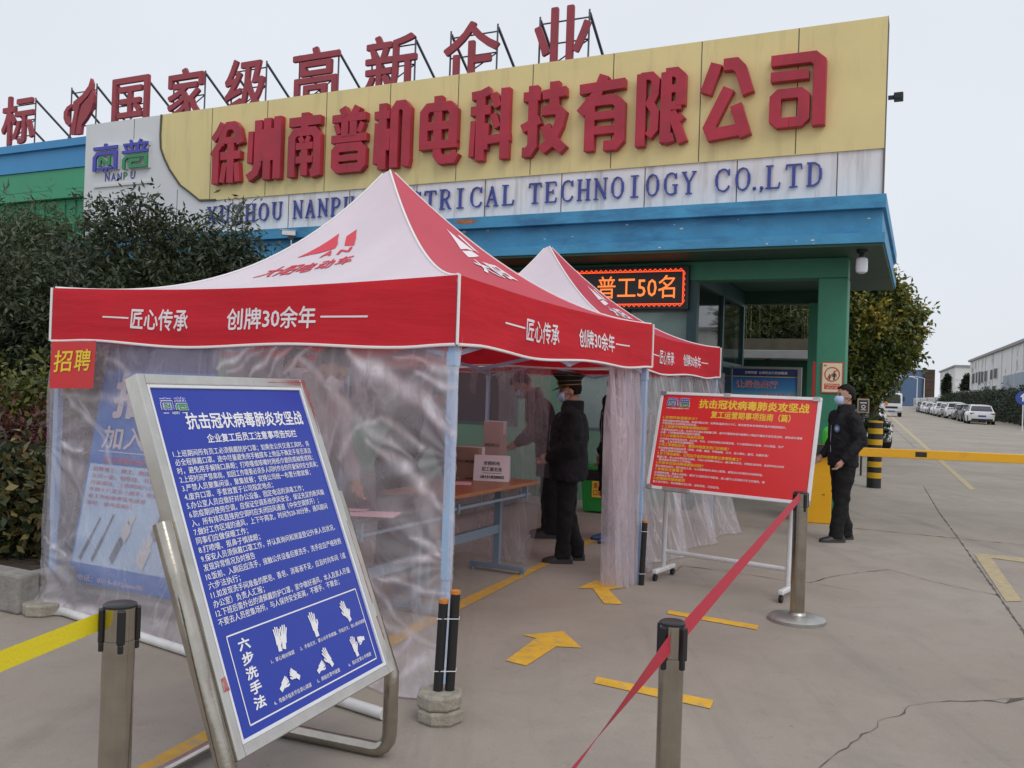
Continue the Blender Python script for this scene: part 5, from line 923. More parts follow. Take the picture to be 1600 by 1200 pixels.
p = gp(858, 838); person('person in dark grey coat and knit hat bending forward behind the hanging plastic', p, math.pi+.05, H=1.74, lean=24, top='cloth_grey', hem=.62, bulk=1.1, head_drop=25, arms=[((.0, .215, 1.39), (.12, .27, 1.14), (.32, .16, 1.1)), ((.0, -.215, 1.39), (.10, -.27, 1.14), (.30, -.16, 1.1))])
p = gp(958, 846); person('person in long black coat and blue shoes, mostly hidden by the gathered curtain', p, math.pi+.25, H=1.74, top='cloth_black', hem=.50, bulk=1.12, hood=True, shoe='shoe_blue')
p = TN.w(-1.46, .56); person('person in pale hooded jacket and white mask leaning over the near desk inside the tent', p, TN.th+.05, H=1.76, lean=16, top='cloth_light', hem=.8, mask='mask_white', head_drop=28, bulk=1.05, arms=[((.0, .215, 1.39), (.10, .27, 1.14), (.30, .2, .98)), ((.0, -.215, 1.39), (.08, -.27, 1.14), (.30, -.2, .98))])
p = TN.w(-1.85, 1.0); person('person in black coat standing beside the one in the pale jacket inside the tent', p, TN.th-.5, H=1.70, top='cloth_black', hem=.6, bulk=1.15, hood=False, mask='mask_white')
p = TN.w(-1.80, 2.15); person('person in dark coat stooping over the far desk behind the cartons', p, TN.th-.1, H=1.70, lean=36, top='cloth_black', hem=.8, head_drop=30, bulk=1.08, arms=[((.0, .215, 1.39), (.16, .27, 1.16), (.38, .2, 1.08)), ((.0, -.215, 1.39), (.16, -.27, 1.16), (.38, -.2, 1.08))])
# ------------------------------------------------------------------ desks and what lies on them
def desk(label, x0, x1, y0, y1, topm):
    cx, cy_ = (x0+x1)/2, (y0+y1)/2; t = thing('desk', label, 'desk', TN.w(cx, cy_), TN.th); w, l = (x1-x0)/2, (y1-y0)/2
    MB().box(-w, w, -l, l, .725, .75).build('tabletop', M[topm], t, bevel=.004); mb = MB(); mb.box(w-.05, w-.03, -l+.1, l-.1, .64, .66); mb.box(-w+.05, -w+.07, -l+.1, l-.1, .64, .66)
    for y in (-l+.18, l-.18): mb.box(w-.06, w-.02, y-.01, y+.01, .62, .725); mb.box(-w+.04, -w+.08, y-.01, y+.01, .62, .725)
    mb.build('shelf_rail', M['desk_leg'], t); mb = MB(); mb.box(-.02, .02, -l+.2, l-.2, .32, .39); mb.build('stretcher', M['desk_leg'], t)
    for y in (-l+.18, l-.18):
        mb = MB(); mb.box(-.03, .03, y-.02, y+.02, .06, .725); mb.box(-w+.04, w-.02, y-.025, y+.025, .03, .065)
        for x in (-w+.06, w-.05): mb.lathe([(.02, 0), (.02, .03)], (x, y, 0), 10)
        mb.build('leg', M['desk_leg'], t, bevel=.004)
desk('wooden topped desk with blue grey legs just inside the tent entrance', -1.42, -.86, 1.42, 2.86, 'wood_top'); desk('dark topped desk behind the front plastic sheet, nearer the viewer than the wooden one', -1.20, -.72, .12, 1.38, 'desk_dark')
p = gp(767, 752, .752); cd = thing('folded_card', 'white folded paper card with black lettering standing on the wooden desk', 'sign card', p, -.12)
mb = MB(); mb.add([(-.145, 0, 0), (.145, 0, 0), (.145, .04, .205), (-.145, .04, .205)], [(0, 1, 2, 3)]); mb.add([(-.145, .10, 0), (.145, .10, 0), (.145, .041, .205), (-.145, .041, .205)], [(0, 1, 2, 3)]); mb.build('card', M['paper'], cd)
mb = MB(); cm = lambda x, y, z: Vector((x, y*.195-.0012-z, y))
put_box(mb, '世模机电', -.065, .065, .125, .158, cm, bold=.012, nb=3); put_box(mb, '招工报名处', -.08, .085, .078, .112, cm, bold=.012, nb=3); put_box(mb, '18151828002', -.085, .105, .022, .046, cm, bold=.03, nb=5); mb.add([cm(x, y, 0) for x, y in ((-.07, .062), (.08, .062), (.08, .065), (-.07, .065))], [(0, 1, 2, 3)]); mb.build('lettering', M['ink'], cd)
def carton(label, loc, rz, sx, sy, sz, m, txt):
    t = thing('carton', label, 'box', loc, rz); MB().box(-sx/2, sx/2, -sy/2, sy/2, 0, sz).build('box', M[m], t, bevel=.004); mb = MB(); mb.box(-sx/2-.001, sx/2+.001, -.03, .03, sz*.75, sz+.001); mb.build('tape', M['paper'], t)
    mb = MB()
    for i, (s, y0_, y1_) in enumerate(txt): put_box(mb, s, -sx*.4, sx*.4, sz*y0_, sz*y1_, lambda x, y, z: Vector((x, -sy/2-.0015-z, y)), bold=.015, nb=3)
    mb.build('print', M['ink'], t)
carton('tall pale carton with dark print standing on the wooden desk', gp(772, 737, .752), -.35, .17, .15, .45, 'carton_light', (('机电有限公司', .50, .57), ('小心轻放', .16, .22))); carton('low brown carton beside the tall pale one on the wooden desk', gp(733, 745, .752), -.35, .24, .20, .25, 'carton', (('小心轻放', .5, .6),))
tag(MB().box(-.07, .07, -.05, .05, 0, .018).build('notebook', M['pink_paper'], bevel=.003, loc=gp(722, 757, .752)), 'small pink notebook lying at the edge of the wooden desk', 'notebook')
p = gp(578, 803, .752); tag(MB().add([(-.17, -.1, 0), (.15, -.12, 0), (.18, .09, .004), (-.14, .11, .0)], [(0, 1, 2, 3)]).add([(-.20, .06, .005), (-.04, .05, .006), (-.02, .15, .006), (-.18, .16, .005)], [(0, 1, 2, 3)]).build('paper_sheets', M['pink_paper'], loc=p), 'pink paper sheets lying on the dark desk behind the plastic', 'paper')
p = gp(929, 800); bn2 = thing('waste_bin', 'green waste bin with black liner and yellow label behind the guard', 'bin', (p.x, p.y, 0), -.25)
mb = MB(); rr = lambda z, a, b2: [(-a, -b2, z), (a, -b2, z), (a, b2, z), (-a, b2, z)]
mb.loft([rr(.02, .13, .11), rr(.5, .165, .15)]); mb.build('body', M['bin_green'], bn2, bevel=.012); mb = MB(); mb.loft([rr(.40, .165, .15), rr(.50, .172, .157), rr(.53, .168, .15)]); mb.build('liner', M['bag_black'], bn2, bevel=.01); mb = MB(); mb.loft([rr(.53, .18, .16), rr(.57, .18, .16), rr(.60, .12, .10)]); mb.build('lid', M['bin_green'], bn2, bevel=.012)
mb = MB(); mb.box(-.02, .13, -.1485, -.146, .20, .40); o = mb.build('label', M['label_yellow'], bn2); mb = MB(); put_box(mb, '废弃', .0, .11, .31, .385, lambda x, y, z: Vector((x, -.150-z, y)), bold=.02, nb=3); put_box(mb, '口罩', .0, .11, .22, .295, lambda x, y, z: Vector((x, -.150-z, y)), bold=.02, nb=3); mb.build('lettering', M['text_red'], o)
# ------------------------------------------------------------------ barrier, bollard, sprayer
p = gp(1274, 815); ba = thing('barrier_gate', 'yellow boom barrier with lowered arm and black stripes across the road', 'barrier', (p.x, p.y, 0), -.30); bi = Matrix.Rotation(.30, 4, 'Z') @ Matrix.Translation((-p.x, -p.y, 0))
MB().box(-.17, .17, -.15, .15, .0, .92).build('cabinet', M['bar_yellow'], ba, bevel=.012); MB().box(-.18, .18, -.16, .16, .921, .95).build('cabinet_lid', M['bar_yellow'], ba, bevel=.006); MB().lathe([(.012, 0), (.012, .006)], (.08, -.152, .35), 12).build('lock', M['black_plastic'], ba)
A, B_ = bi @ gp(1302, 704, .885), bi @ gp(1680, 721, .885); mb = MB(); mb.bar(A, B_, .045, .105); mb.build('arm', M['bar_yellow'], ba, bevel=.006)
dd = (B_-A).normalized(); nn = Vector((dd.y, -dd.x, 0))
for xa, xb in ((1423, 1461), (1564.6, 1604)):
    q0, q1 = bi @ gp(xa, 708, .885), bi @ gp(xb, 714, .885); s0, s1 = (q0-A).dot(dd), (q1-A).dot(dd); a_, b_ = A+dd*s0+nn*.0235, A+dd*s1+nn*.0235; mb = MB(); mb.add([a_+Vector((0, 0, -.03)), b_+Vector((0, 0, -.03)), b_+Vector((0, 0, .03)), a_+Vector((0, 0, .03))], [(0, 1, 2, 3)]); mb.build('stripe', M['stripe_black'], ba)
mb = MB(); mb.bar(A+dd*-.25, A+dd*.12, .07, .13); mb.build('arm_clamp', M['dark_metal'], ba)
pb_ = gp(1287, 700, .95); bo = thing('spray_bottle', 'green pump spray bottle standing on the barrier cabinet', 'spray bottle', ba.matrix_basis @ Vector((.08, .0, .951)) if False else Matrix.Translation((p.x, p.y, 0)) @ Matrix.Rotation(-.30, 4, 'Z') @ Vector((.115, .02, .951)))
MB().lathe([(.075, 0), (.085, .01), (.085, .13), (.078, .18), (.05, .22), (.033, .235)], seg=24).build('tank', M['bottle_green'], bo, smooth=True); mb = MB(); mb.lathe([(.036, .235), (.04, .24), (.04, .275), (.02, .285), (.014, .30), (.014, .34)], seg=18); mb.tube([(0, 0, .34), (0, 0, .36)], .02, 12); mb.box(-.06, .06, -.012, .012, .27, .295); mb.tube([(.02, 0, .30), (-.06, 0, .312), (-.115, 0, .30)], .011, 8); mb.tube([(-.03, 0, .36), (.03, 0, .36)], .012, 8); mb.tube([(.04, 0, .28), (.09, 0, .25), (.10, 0, .16)], .009, 8); mb.build('pump_head', M['black_plastic'], bo, smooth=True)
p = gp(1365, 762); bd = thing('bollard', 'round bollard with yellow and black bands behind the barrier arm', 'bollard', (p.x, p.y, 0)); R = .117; zs = [0, .17, .265, .36, .455, .55, .645, .74, .835, .93, 1.025, 1.13]
MB().lathe([(R, 0), (R, 1.128)], seg=32).build('post', M['stripe_black'], bd, smooth=True)
for i in range(1, 11, 2): MB().lathe([(R+.003, zs[i]), (R+.003, zs[i+1])], seg=32).build('yellow_band', M['bollard_yellow'], bd, smooth=True)
MB().lathe([(R+.004, 1.12), (R+.004, 1.15), (.02, 1.155)], seg=32).build('cap', M['bollard_yellow'], bd, smooth=True)
# warning sign, red panel and display by the column
q = fl(1300, 590, .49); ws = thing('warning_sign', 'cream warning sign with red ring over two figures, fixed to the green column', 'sign', FA.w(q[0], .49, q[2]), FA.th); a = fl(1283.5, 590, .49)[0]-q[0]; b_ = fl(1317, 590, .49)[0]-q[0]; hz = fl(1300, 566, .49)[2]-q[2]
MB().box(a, b_, -.006, .008, -hz, hz).build('plate', M['sign_red'], ws); MB().box(a+.012, b_-.012, -.008, -.0062, -hz+.012, hz-.012).build('face', M['sign_cream'], ws)
w_ = b_-a; c_ = (a+b_)/2; sm = lambda x, y, z: Vector((c_+x*w_, -.0092-z, y*w_)); mb = MB(); ring = [(.34*math.cos(6.2832*i/32), .16+.34*math.sin(6.2832*i/32)) for i in range(33)]; stroke(mb, ring, .055, sm, .0, .002, 0); stroke(mb, [(.22, .38), (-.22, -.06)], .05, sm, .001, .003, 0); 
mb.add([sm(x, y, .0) for x, y in ((-.36, -.58), (.36, -.58), (.36, -.30), (-.36, -.30))], [(0, 1, 2, 3)], 0)
for x, y, s_ in ((-.12, .02, .7), (.10, .10, 1.1)):
    stroke(mb, [(x, y+.10*s_), (x, y-.06*s_)], .10*s_, sm, 0, .0012, 1); stroke(mb, [(x-.025*s_, y-.05*s_), (x-.025*s_, y-.20*s_)], .035*s_, sm, 0, .0012, 1); stroke(mb, [(x+.025*s_, y-.05*s_), (x+.025*s_, y-.20*s_)], .035*s_, sm, 0, .0012, 1); stroke(mb, [(x-.07*s_, y+.09*s_), (x-.09*s_, y-.06*s_)], .03*s_, sm, 0, .0012, 1); stroke(mb, [(x+.07*s_, y+.09*s_), (x+.09*s_, y-.06*s_)], .03*s_, sm, 0, .0012, 1); mb.ball(sm(x, y+.16*s_, 0), (.045*s_*w_, .002, .05*s_*w_), 1)
put_box(mb, '严禁带小孩', -.32, .32, -.43, -.32, sm, bold=.02, nb=3, m=2); put_box(mb, '进入厂区', -.26, .26, -.56, -.45, sm, bold=.02, nb=3, m=2); put_box(mb, '警告', -.40, -.26, .56, .63, sm, bold=.02, nb=3, m=1); mb.build('pictogram', [M['sign_red'], M['picture_black'], M['sign_cream']], ws)
a = fl(1268.5, 600, 1.3)[0]; tag(MB().box(0, .34, 0, .05, 0, 1.98).build('red_banner', M['sign_red'], loc=FA.w(a, 1.3, 0), bevel=.006), 'upright plain red board leaning out from behind the green column', 'board').rotation_euler = (0, 0, FA.th)
def gradmat():
    m = bpy.data.materials.new('display_print'); m.use_nodes = True; t = m.node_tree; b = t.nodes['Principled BSDF']; b.inputs['Roughness'].default_value = .4; tc = t.nodes.new('ShaderNodeTexCoord'); s_ = t.nodes.new('ShaderNodeSeparateXYZ'); t.links.new(tc.outputs['Generated'], s_.inputs[0]); r = t.nodes.new('ShaderNodeValToRGB'); e = r.color_ramp.elements
    e[0].color = (.06, .25, .05, 1); e[1].color = (.02, .12, .42, 1); x = e.new(.3); x.color = (.25, .50, .30, 1); x = e.new(.45); x.color = (.45, .66, .75, 1); x = e.new(.7); x.color = (.05, .30, .62, 1); t.links.new(s_.outputs['Z'], r.inputs[0]); t.links.new(r.outputs[0], b.inputs['Base Color']); return m
y_ = 3.2; a, b_ = fl(1141, 600, y_)[0], fl(1252, 600, y_)[0]; zt = fl(1196, 573, y_)[2]; ds = thing('display_board', 'blue printed display board in a grey frame standing in the gatehouse passage', 'display board', FA.w((a+b_)/2, y_, 0), FA.th); w_ = (b_-a)/2; zb = zt-.85
mb = MB(); mb.box(-w_, w_, 0, .08, zt-.035, zt); mb.box(-w_, w_, 0, .08, zb, zb+.035); mb.box(-w_, -w_+.03, 0, .08, zb+.035, zt-.035); mb.box(w_-.06, w_, 0, .08, zb+.035, zt-.035); mb.box(-w_, -w_+.06, .01, .07, 0, zb); mb.box(w_-.06, w_, .01, .07, 0, zb); mb.build('frame', M['grey_beam'], ds, bevel=.004); MB().box(-w_+.03, w_-.06, .03, .05, zb+.035, zt-.16).build('panel', gradmat(), ds); MB().box(-w_+.03, w_-.06, .03, .05, zt-.15, zt-.035).build('header', mat('hdr', (.012, .03, .15), .4), ds); MB().box(-w_+.03, w_-.06, .029, .05, zt-.16, zt-.15).build('gold_line', M['label_yellow'], ds)
mb = MB(); f3 = lambda x, y, z: Vector((x, .0285-z, y)); put_box(mb, '让绿色出行', -w_*.85, w_*.35, zt-.34, zt-.21, f3, bold=.035, nb=9, dz=.0002, m=1); put_box(mb, '让绿色出行', -w_*.85, w_*.35, zt-.34, zt-.21, lambda x, y, z: Vector((x, .0262-z, y)), bold=.008, nb=3, dz=.0002, m=0); put_box(mb, '更加畅通', -w_*.15, w_*.8, zt-.54, zt-.41, f3, bold=.035, nb=9, dz=.0002, m=1); put_box(mb, '更加畅通', -w_*.15, w_*.8, zt-.54, zt-.41, lambda x, y, z: Vector((x, .0262-z, y)), bold=.008, nb=3, dz=.0002, m=0); put_box(mb, '文明驾驶  让绿色出行更加畅通', -w_*.6, w_*.6, zt-.115, zt-.07, f3, bold=.02, nb=3, m=1); mb.build('lettering', [M['text_red'], M['board_white']], ds)
# rear shelter, wall and bamboo behind the passage
y_ = 6.4; z1_, z0_ = fl(1210, 547, y_)[2], fl(1210, 560, y_)[2]; sh2 = thing('rear_shelter', 'low dark shelter with a grey roof beam behind the gatehouse passage', 'shelter', FA.w(-2, y_, 0), FA.th)
MB().box(-3, .85, 0, .9, z0_, z1_).build('roof_beam', M['grey_beam'], sh2, bevel=.01); MB().box(-3, .85, .8, .88, 0, z0_-.003).build('back_panel', M['green_dark'], sh2); mb = MB()
for x in (-2.9, -1.6, -.3, .7): mb.box(x, x+.09, .3, .39, 0, z0_-.002)
mb.build('post', M['dark_metal'], sh2)
z2_ = fl(1210, 529, 8.2)[2]; tag(MB().box(-1.9, .72, 0, .2, 0, z2_).build('stained_wall', M['brown_wall'], loc=FA.w(-2, 8.2, 0)), 'stained brown wall below the bamboo behind the passage', 'wall').rotation_euler = (0, 0, FA.th)
# ------------------------------------------------------------------ foliage
def leaf_obj(name, m, blobs, twigs, per, L, Wd, parent=None, droop=.25, shell=.55, tw=.16, bias=0.0, loc=(0, 0, 0), seed=1):
    r = np.random.default_rng(seed); w = np.array([b[2] if len(b) > 2 else b[1][0]*b[1][1]*b[1][2] for b in blobs], float); w /= w.sum(); idx = r.choice(len(blobs), twigs, p=w)
    C = np.array([b[0] for b in blobs], float)[idx]; R = np.array([b[1] for b in blobs], float)[idx]
    u = r.normal(size=(twigs, 3)); u /= np.linalg.norm(u, axis=1)[:, None]; rad = (shell+(1-shell)*r.random(twigs)**.6)*(1+.22*np.sin(u[:, 0]*7+idx)*np.cos(u[:, 2]*6+2*idx)); c = C+R*u*rad[:, None]
    d = u*.7+r.normal(size=(twigs, 3))*.55+np.array([0, 0, .25]); d /= np.linalg.norm(d, axis=1)[:, None]
    ln = np.where(r.random(twigs) < .3, 2.6, 1.0)*tw; c = np.repeat(c, per, 0); d = np.repeat(d, per, 0); n = len(c); tt = r.random(n); base = c+d*(tt*np.repeat(ln, per))[:, None]+r.normal(size=(n, 3))*tw*.12
    e = d*.55+r.normal(size=(n, 3))*.75+np.array([0, 0, -droop]); e /= np.linalg.norm(e, axis=1)[:, None]; s_ = np.cross(e, r.normal(size=(n, 3))); s_ /= np.linalg.norm(s_, axis=1)[:, None]; nn = np.cross(e, s_)
    l = (L*(.6+.6*r.random(n)))[:, None]; wd = l*(Wd/L)
    V = np.empty((n, 4, 3)); V[:, 0] = base; V[:, 1] = base+e*l*.45+s_*wd*.5+nn*wd*.18; V[:, 2] = base+e*l; V[:, 3] = base+e*l*.45-s_*wd*.5+nn*wd*.18
    V = V.reshape(-1, 3)-np.array(loc); me = bpy.data.meshes.new(name); me.vertices.add(n*4); me.vertices.foreach_set('co', V.ravel().astype(np.float32)); me.loops.add(n*4); me.loops.foreach_set('vertex_index', np.arange(n*4, dtype=np.int32)); me.polygons.add(n); me.polygons.foreach_set('loop_start', np.arange(0, n*4, 4, dtype=np.int32)); me.polygons.foreach_set('loop_total', np.full(n, 4, dtype=np.int32))
    cl = .5+.28*np.sin(c[:, 0]*2.7+1)*np.sin(c[:, 1]*2.3+2)*np.sin(c[:, 2]*3.1)+.22*r.normal(size=n)*.8+bias*((c-C.repeat(per, 0))/R.repeat(per, 0))[:, 2]
    at_ = me.attributes.new('leaf', 'FLOAT', 'POINT'); at_.data.foreach_set('value', np.repeat(np.clip(cl, 0, 1), 4).astype(np.float32)); me.materials.append(m); me.update(calc_edges=True); me.validate()
    o = bpy.data.objects.new(name, me); COL.objects.link(o)
    if parent: o.parent = parent
    return o
LM = dict(dark=leafmat('leaf_dark', (.020, .031, .017), (.048, .070, .033), (.13, .155, .08)), bamboo=leafmat('leaf_bamboo', (.025, .04, .015), (.075, .10, .035), (.16, .17, .06)), olive=leafmat('leaf_olive', (.03, .05, .02), (.075, .105, .045), (.16, .19, .09)),
    yellow=leafmat('leaf_yellow', (.04, .06, .015), (.14, .15, .03), (.36, .30, .06)), red=leafmat('leaf_red', (.03, .025, .012), (.10, .03, .03), (.22, .06, .05)), broad=leafmat('leaf_broad', (.012, .024, .012), (.03, .05, .02), (.30, .24, .09)), camphor=leafmat('leaf_camphor', (.035, .062, .018), (.10, .13, .03), (.46, .35, .05)), hedge=leafmat('leaf_hedge', (.012, .02, .012), (.022, .036, .018), (.05, .07, .03)))
def plant(name, label, cat, base, blobs, m, twigs, per, L, Wd, group=None, trunk_r=.05, limbs=14, **kw):
    base = Vector(base); t = thing(name, label, cat, base, 0, group); o = leaf_obj('crown' if trunk_r > .03 else 'foliage', m, blobs, twigs, per, L, Wd, t, loc=base, **kw)
    mb = MB(); top = Vector(np.mean([b[0] for b in blobs], axis=0)); fork = base.lerp(top, .45)-base; mb.tube([(0, 0, 0), fork*.5+Vector((.04, .02, 0)), fork], [trunk_r, trunk_r*.8, trunk_r*.6], 8)
    for b_ in blobs:
        for q in range(max(1, limbs//len(blobs))):
            e = Vector(b_[0])+Vector((random.uniform(-.7, .7)*b_[1][0], random.uniform(-.7, .7)*b_[1][1], random.uniform(-.4, .85)*b_[1][2]))-base; mid = fork.lerp(e, .5)+Vector((random.uniform(-.1, .1), random.uniform(-.1, .1), .06)); mb.tube([fork*random.uniform(.75, 1), mid, e], [trunk_r*.45, trunk_r*.3, trunk_r*.1], 5)
    mb.build('trunk' if trunk_r > .03 else 'stems', M['bark'], t, smooth=True); return t
def BL(L_, Y, dz=1.0, dy=1.1): return [(tuple(at(x, y, Y+(q[0] if q else 0))), (r*(Y)/CF, r*Y/CF*dy, r*Y/CF*dz)) for x, y, r, *q in L_]
def foot(px_, Y): v = at(px_, 500, Y); return (v.x, v.y, .16)
plant('evergreen_shrub', 'tallest dark evergreen shrub, its top reaching over the emblem end of the sign', 'shrub', foot(220, 10.6), BL([(228, 322, 18), (190, 345, 34), (258, 368, 40), (205, 395, 62), (285, 420, 62), (140, 400, 48), (330, 450, 55), (235, 475, 75), (150, 470, 60)], 10.6), LM['dark'], 1900, 9, .095, .030, 'dark shrubs behind the tent', .06, 40, seed=11)
plant('evergreen_shrub', 'thin leafy shrub with open sprays in front of the lettering and blue eaves', 'shrub', foot(375, 10.9), BL([(368, 345, 20), (340, 372, 24), (380, 380, 20), (365, 415, 36), (418, 408, 14), (392, 450, 44), (330, 435, 38)], 10.9), LM['dark'], 500, 9, .095, .028, 'dark shrubs behind the tent', .04, 30, seed=12)
plant('evergreen_shrub', 'broad dark shrub filling the left edge above the hedge', 'shrub', foot(60, 9.6), BL([(30, 480, 70), (110, 500, 75), (60, 550, 80), (160, 560, 70), (0, 420, 50), (-60, 500, 80), (20, 600, 60), (110, 620, 60), (210, 540, 60), (-30, 620, 60)], 9.6), LM['dark'], 3600, 9, .085, .030, 'dark shrubs behind the tent', .06, 30, seed=13)
plant('bamboo_clump', 'pale green bamboo clump with drooping leaves at the far left', 'bamboo', foot(40, 11.6), BL([(35, 355, 32), (75, 345, 26), (15, 400, 45), (70, 405, 45), (110, 380, 36), (45, 450, 50), (-30, 390, 50)], 11.6), LM['olive'], 1300, 9, .13, .017, None, .035, 26, droop=.7, seed=14)
plant('hedge_shrub', 'yellow green hedge shrub at the left edge, above the red leaved one', 'shrub', foot(40, 8.0), BL([(20, 640, 38), (70, 635, 36), (100, 655, 30), (-30, 640, 38), (45, 665, 34)], 8.0), LM['yellow'], 900, 8, .075, .032, 'hedge plants beside the tent', .02, 12, seed=15)
plant('hedge_shrub', 'red leaved hedge shrub at the left edge, in the middle of the hedge', 'shrub', foot(35, 7.2), BL([(15, 705, 32), (60, 708, 30), (95, 710, 28), (-30, 710, 34)], 7.2), LM['red'], 560, 8, .085, .028, 'hedge plants beside the tent', .02, 12, seed=16)
plant('hedge_shrub', 'dark broad leaved hedge shrub with a few yellow leaves, lowest and nearest at the kerb', 'shrub', foot(25, 6.5), BL([(15, 765, 42), (60, 775, 38), (30, 815, 50), (75, 830, 40), (-35, 790, 55), (10, 850, 40), (60, 865, 30), (100, 800, 40)], 6.5), LM['broad'], 1250, 7, .095, .045, 'hedge plants beside the tent', .02, 12, seed=17)
plant('roadside_tree', 'round evergreen tree with yellowing outer leaves right of the gatehouse', 'tree', tuple(gp(1362, 712)), BL([(1350, 448, 30), (1372, 470, 34), (1352, 520, 46), (1398, 500, 32), (1412, 520, 22), (1392, 548, 34), (1345, 580, 40), (1360, 578, 22), (1396, 566, 14), (1330, 500, 40), (1320, 560, 40), (1362, 428, 13), (1424, 490, 10), (1340, 610, 24)], 24), LM['camphor'], 8500, 9, .15, .075, None, .16, 40, bias=.26, shell=.55, tw=.20, seed=18)
plant('planter_shrub', 'small clipped shrub beside the striped bollard', 'shrub', tuple(gp(1372, 705)), BL([(1380, 668, 7), (1372, 662, 9), (1360, 664, 10), (1381, 678, 6)], 19.5), LM['dark'], 420, 8, .06, .03, None, .02, 8, tw=.05, seed=19)
bm0 = None
for i in range(18):
    x = -3.75+i*.128+random.uniform(-.06, .06); yy = 8.95+random.uniform(-.25, .9); base = FA.w(x, yy); t = thing('bamboo', 'slender bamboo with pale stems in the row behind the passage wall', 'bamboo', base, 0, 'bamboo row behind the gatehouse'); hh = random.uniform(3.7, 4.2); mb = MB()
    for j in range(3): ox, oy = random.uniform(-.15, .15), random.uniform(-.15, .15); mb.tube([(ox, oy, 0), (ox*1.2, oy, hh*.5), (ox*2+random.uniform(-.15, .15), oy*2, hh)], [.014, .012, .005], 6)
    mb.build('culm', M['culm'], t, smooth=True); leaf_obj('foliage', LM['bamboo'], [((base.x, base.y+.25, 3.0), (.40, .40, 1.1))], 240, 9, .15, .026, t, droop=.6, shell=.2, loc=base, seed=40+i)
# small framed sign by the planter
p = at(1349, 634, 17.5); t = thing('framed_sign', 'small black sign with a brown frame on a post behind the man', 'sign', (p.x, p.y, 0), -.1); MB().tube([(0, .03, 0), (0, .03, p.z-.1)], .02, 8).build('post', M['dark_metal'], t); MB().box(-.115, .115, 0, .03, p.z-.14, p.z+.14).build('frame', M['carton'], t, bevel=.005); MB().box(-.09, .09, -.004, .002, p.z-.115, p.z+.115).build('face', M['picture_black'], t); mb = MB(); stroke(mb, [(.035*math.cos(6.283*i/16), p.z-.02+.03*math.sin(6.283*i/16)) for i in range(17)], .012, lambda x, y, z: Vector((x, -.006-z, y)), 0, .001); mb.box(-.06, .06, -.006, -.005, p.z+.05, p.z+.065); mb.box(-.05, .05, -.006, -.005, p.z-.085, p.z-.075); mb.build('mark', M['board_white'], t)
# ------------------------------------------------------------------ vehicles
def make_car(label, loc, rz, paint, suv=0, group=None):
    t = thing('parked_car', label, 'car', loc, rz, group); h_ = .16*suv; mb = MB()
    def rg(y, w, zb, zt): zm = (zb+zt)/2+.05; return [(-w*.96, y, zb), (-w, y, zm), (-w*.985, y, zt-.06), (-w*.90, y, zt), (w*.90, y, zt), (w*.985, y, zt-.06), (w, y, zm), (w*.96, y, zb)]
    mb.loft([rg(-2.32, .66, .42, .74+h_), rg(-2.27, .80, .30, .92+h_), rg(-2.0, .88, .24, .97+h_), rg(-1.4, .91, .2, .97+h_), (rg(0, .92, .2, .94+h_)), rg(1.0, .91, .2, .93+h_), rg(1.7, .88, .22, .82+h_), rg(2.15, .78, .28, .70+h_), rg(2.28, .6, .38, .58)]); mb.build('body', M[paint], t, smooth=True, ang=50, bevel=0)
    rb = -2.1 if suv else -1.85; mb = MB(); r4 = lambda y, wb, wt, zb, zt: [(-wb, y, zb), (-wt, y, zt), (wt, y, zt), (wb, y, zb)]
    mb.loft([r4(rb, .78, .74, .93+h_, .965+h_), r4(rb+.65-.3*suv, .79, .64, .93+h_, 1.37+h_), r4(-.2, .80, .63, .93+h_, 1.44+h_), r4(.35, .80, .63, .93+h_, 1.40+h_), r4(1.15, .78, .72, .92+h_, .945+h_)]); mb.build('windows', M['car_glass'], t, smooth=True, ang=30)
    mb = MB(); R5 = lambda y, w, z: [(-w, y, z-.05), (-w*.93, y, z+.012), (0, y, z+.035), (w*.93, y, z+.012), (w, y, z-.05)]
    mb.loft([R5(rb+.60-.3*suv, .655, 1.365+h_), R5(-.2, .655, 1.44+h_), R5(.38, .65, 1.40+h_)])
    for s in (1, -1):
        for a, b_ in (((s*.775, rb+.02, .95+h_), (s*.645, rb+.66-.3*suv, 1.37+h_)), ((s*.775, 1.12, .95+h_), (s*.645, .37, 1.40+h_)), ((s*.808, -.45, .95+h_), (s*.645, -.42, 1.42+h_))): mb.bar(a, b_, .06, .05)
    mb.build('roof', M[paint], t, smooth=True, ang=50)
    for y in (-1.38, 1.38):
        for s in (1, -1):
            mb = MB(); mb.tube([(s*.70, y, .32), (s*.915, y, .32)], .32, 20); o = mb.build('wheel', M['tyre'], t, smooth=True); mb = MB(); mb.tube([(s*.90, y, .32), (s*.922, y, .32)], .21, 14); mb.build('rim', M['rim'], o)
    for s in (1, -1):
        mb = MB(); mb.box(min(s*.52, s*.80), max(s*.52, s*.80), -2.31, -2.2, .74+h_, .84+h_); mb.build('tail_light', M['tail_red'], t, bevel=.02); mb = MB(); mb.box(min(s*.45, s*.74), max(s*.45, s*.74), 2.1, 2.24, .58+h_, .68+h_); mb.build('headlight', M['head_lamp'], t, bevel=.02); mb = MB(); mb.box(min(s*.86, s*1.0), max(s*.86, s*1.0), .62, .74, .96+h_, 1.08+h_); mb.build('mirror', M[paint], t, bevel=.02)
    mb = MB(); mb.box(-.26, .26, -2.335, -2.30, .56, .68); mb.build('number_plate', M['plate_blue'], t); mb = MB(); mb.box(-.70, .70, -2.335, -2.2, .26, .42); mb.box(-.6, .6, 2.2, 2.30, .24, .40); mb.build('bumper_trim', M['trim'], t, bevel=.02); return t
CG = 'cars parked along the hedge'
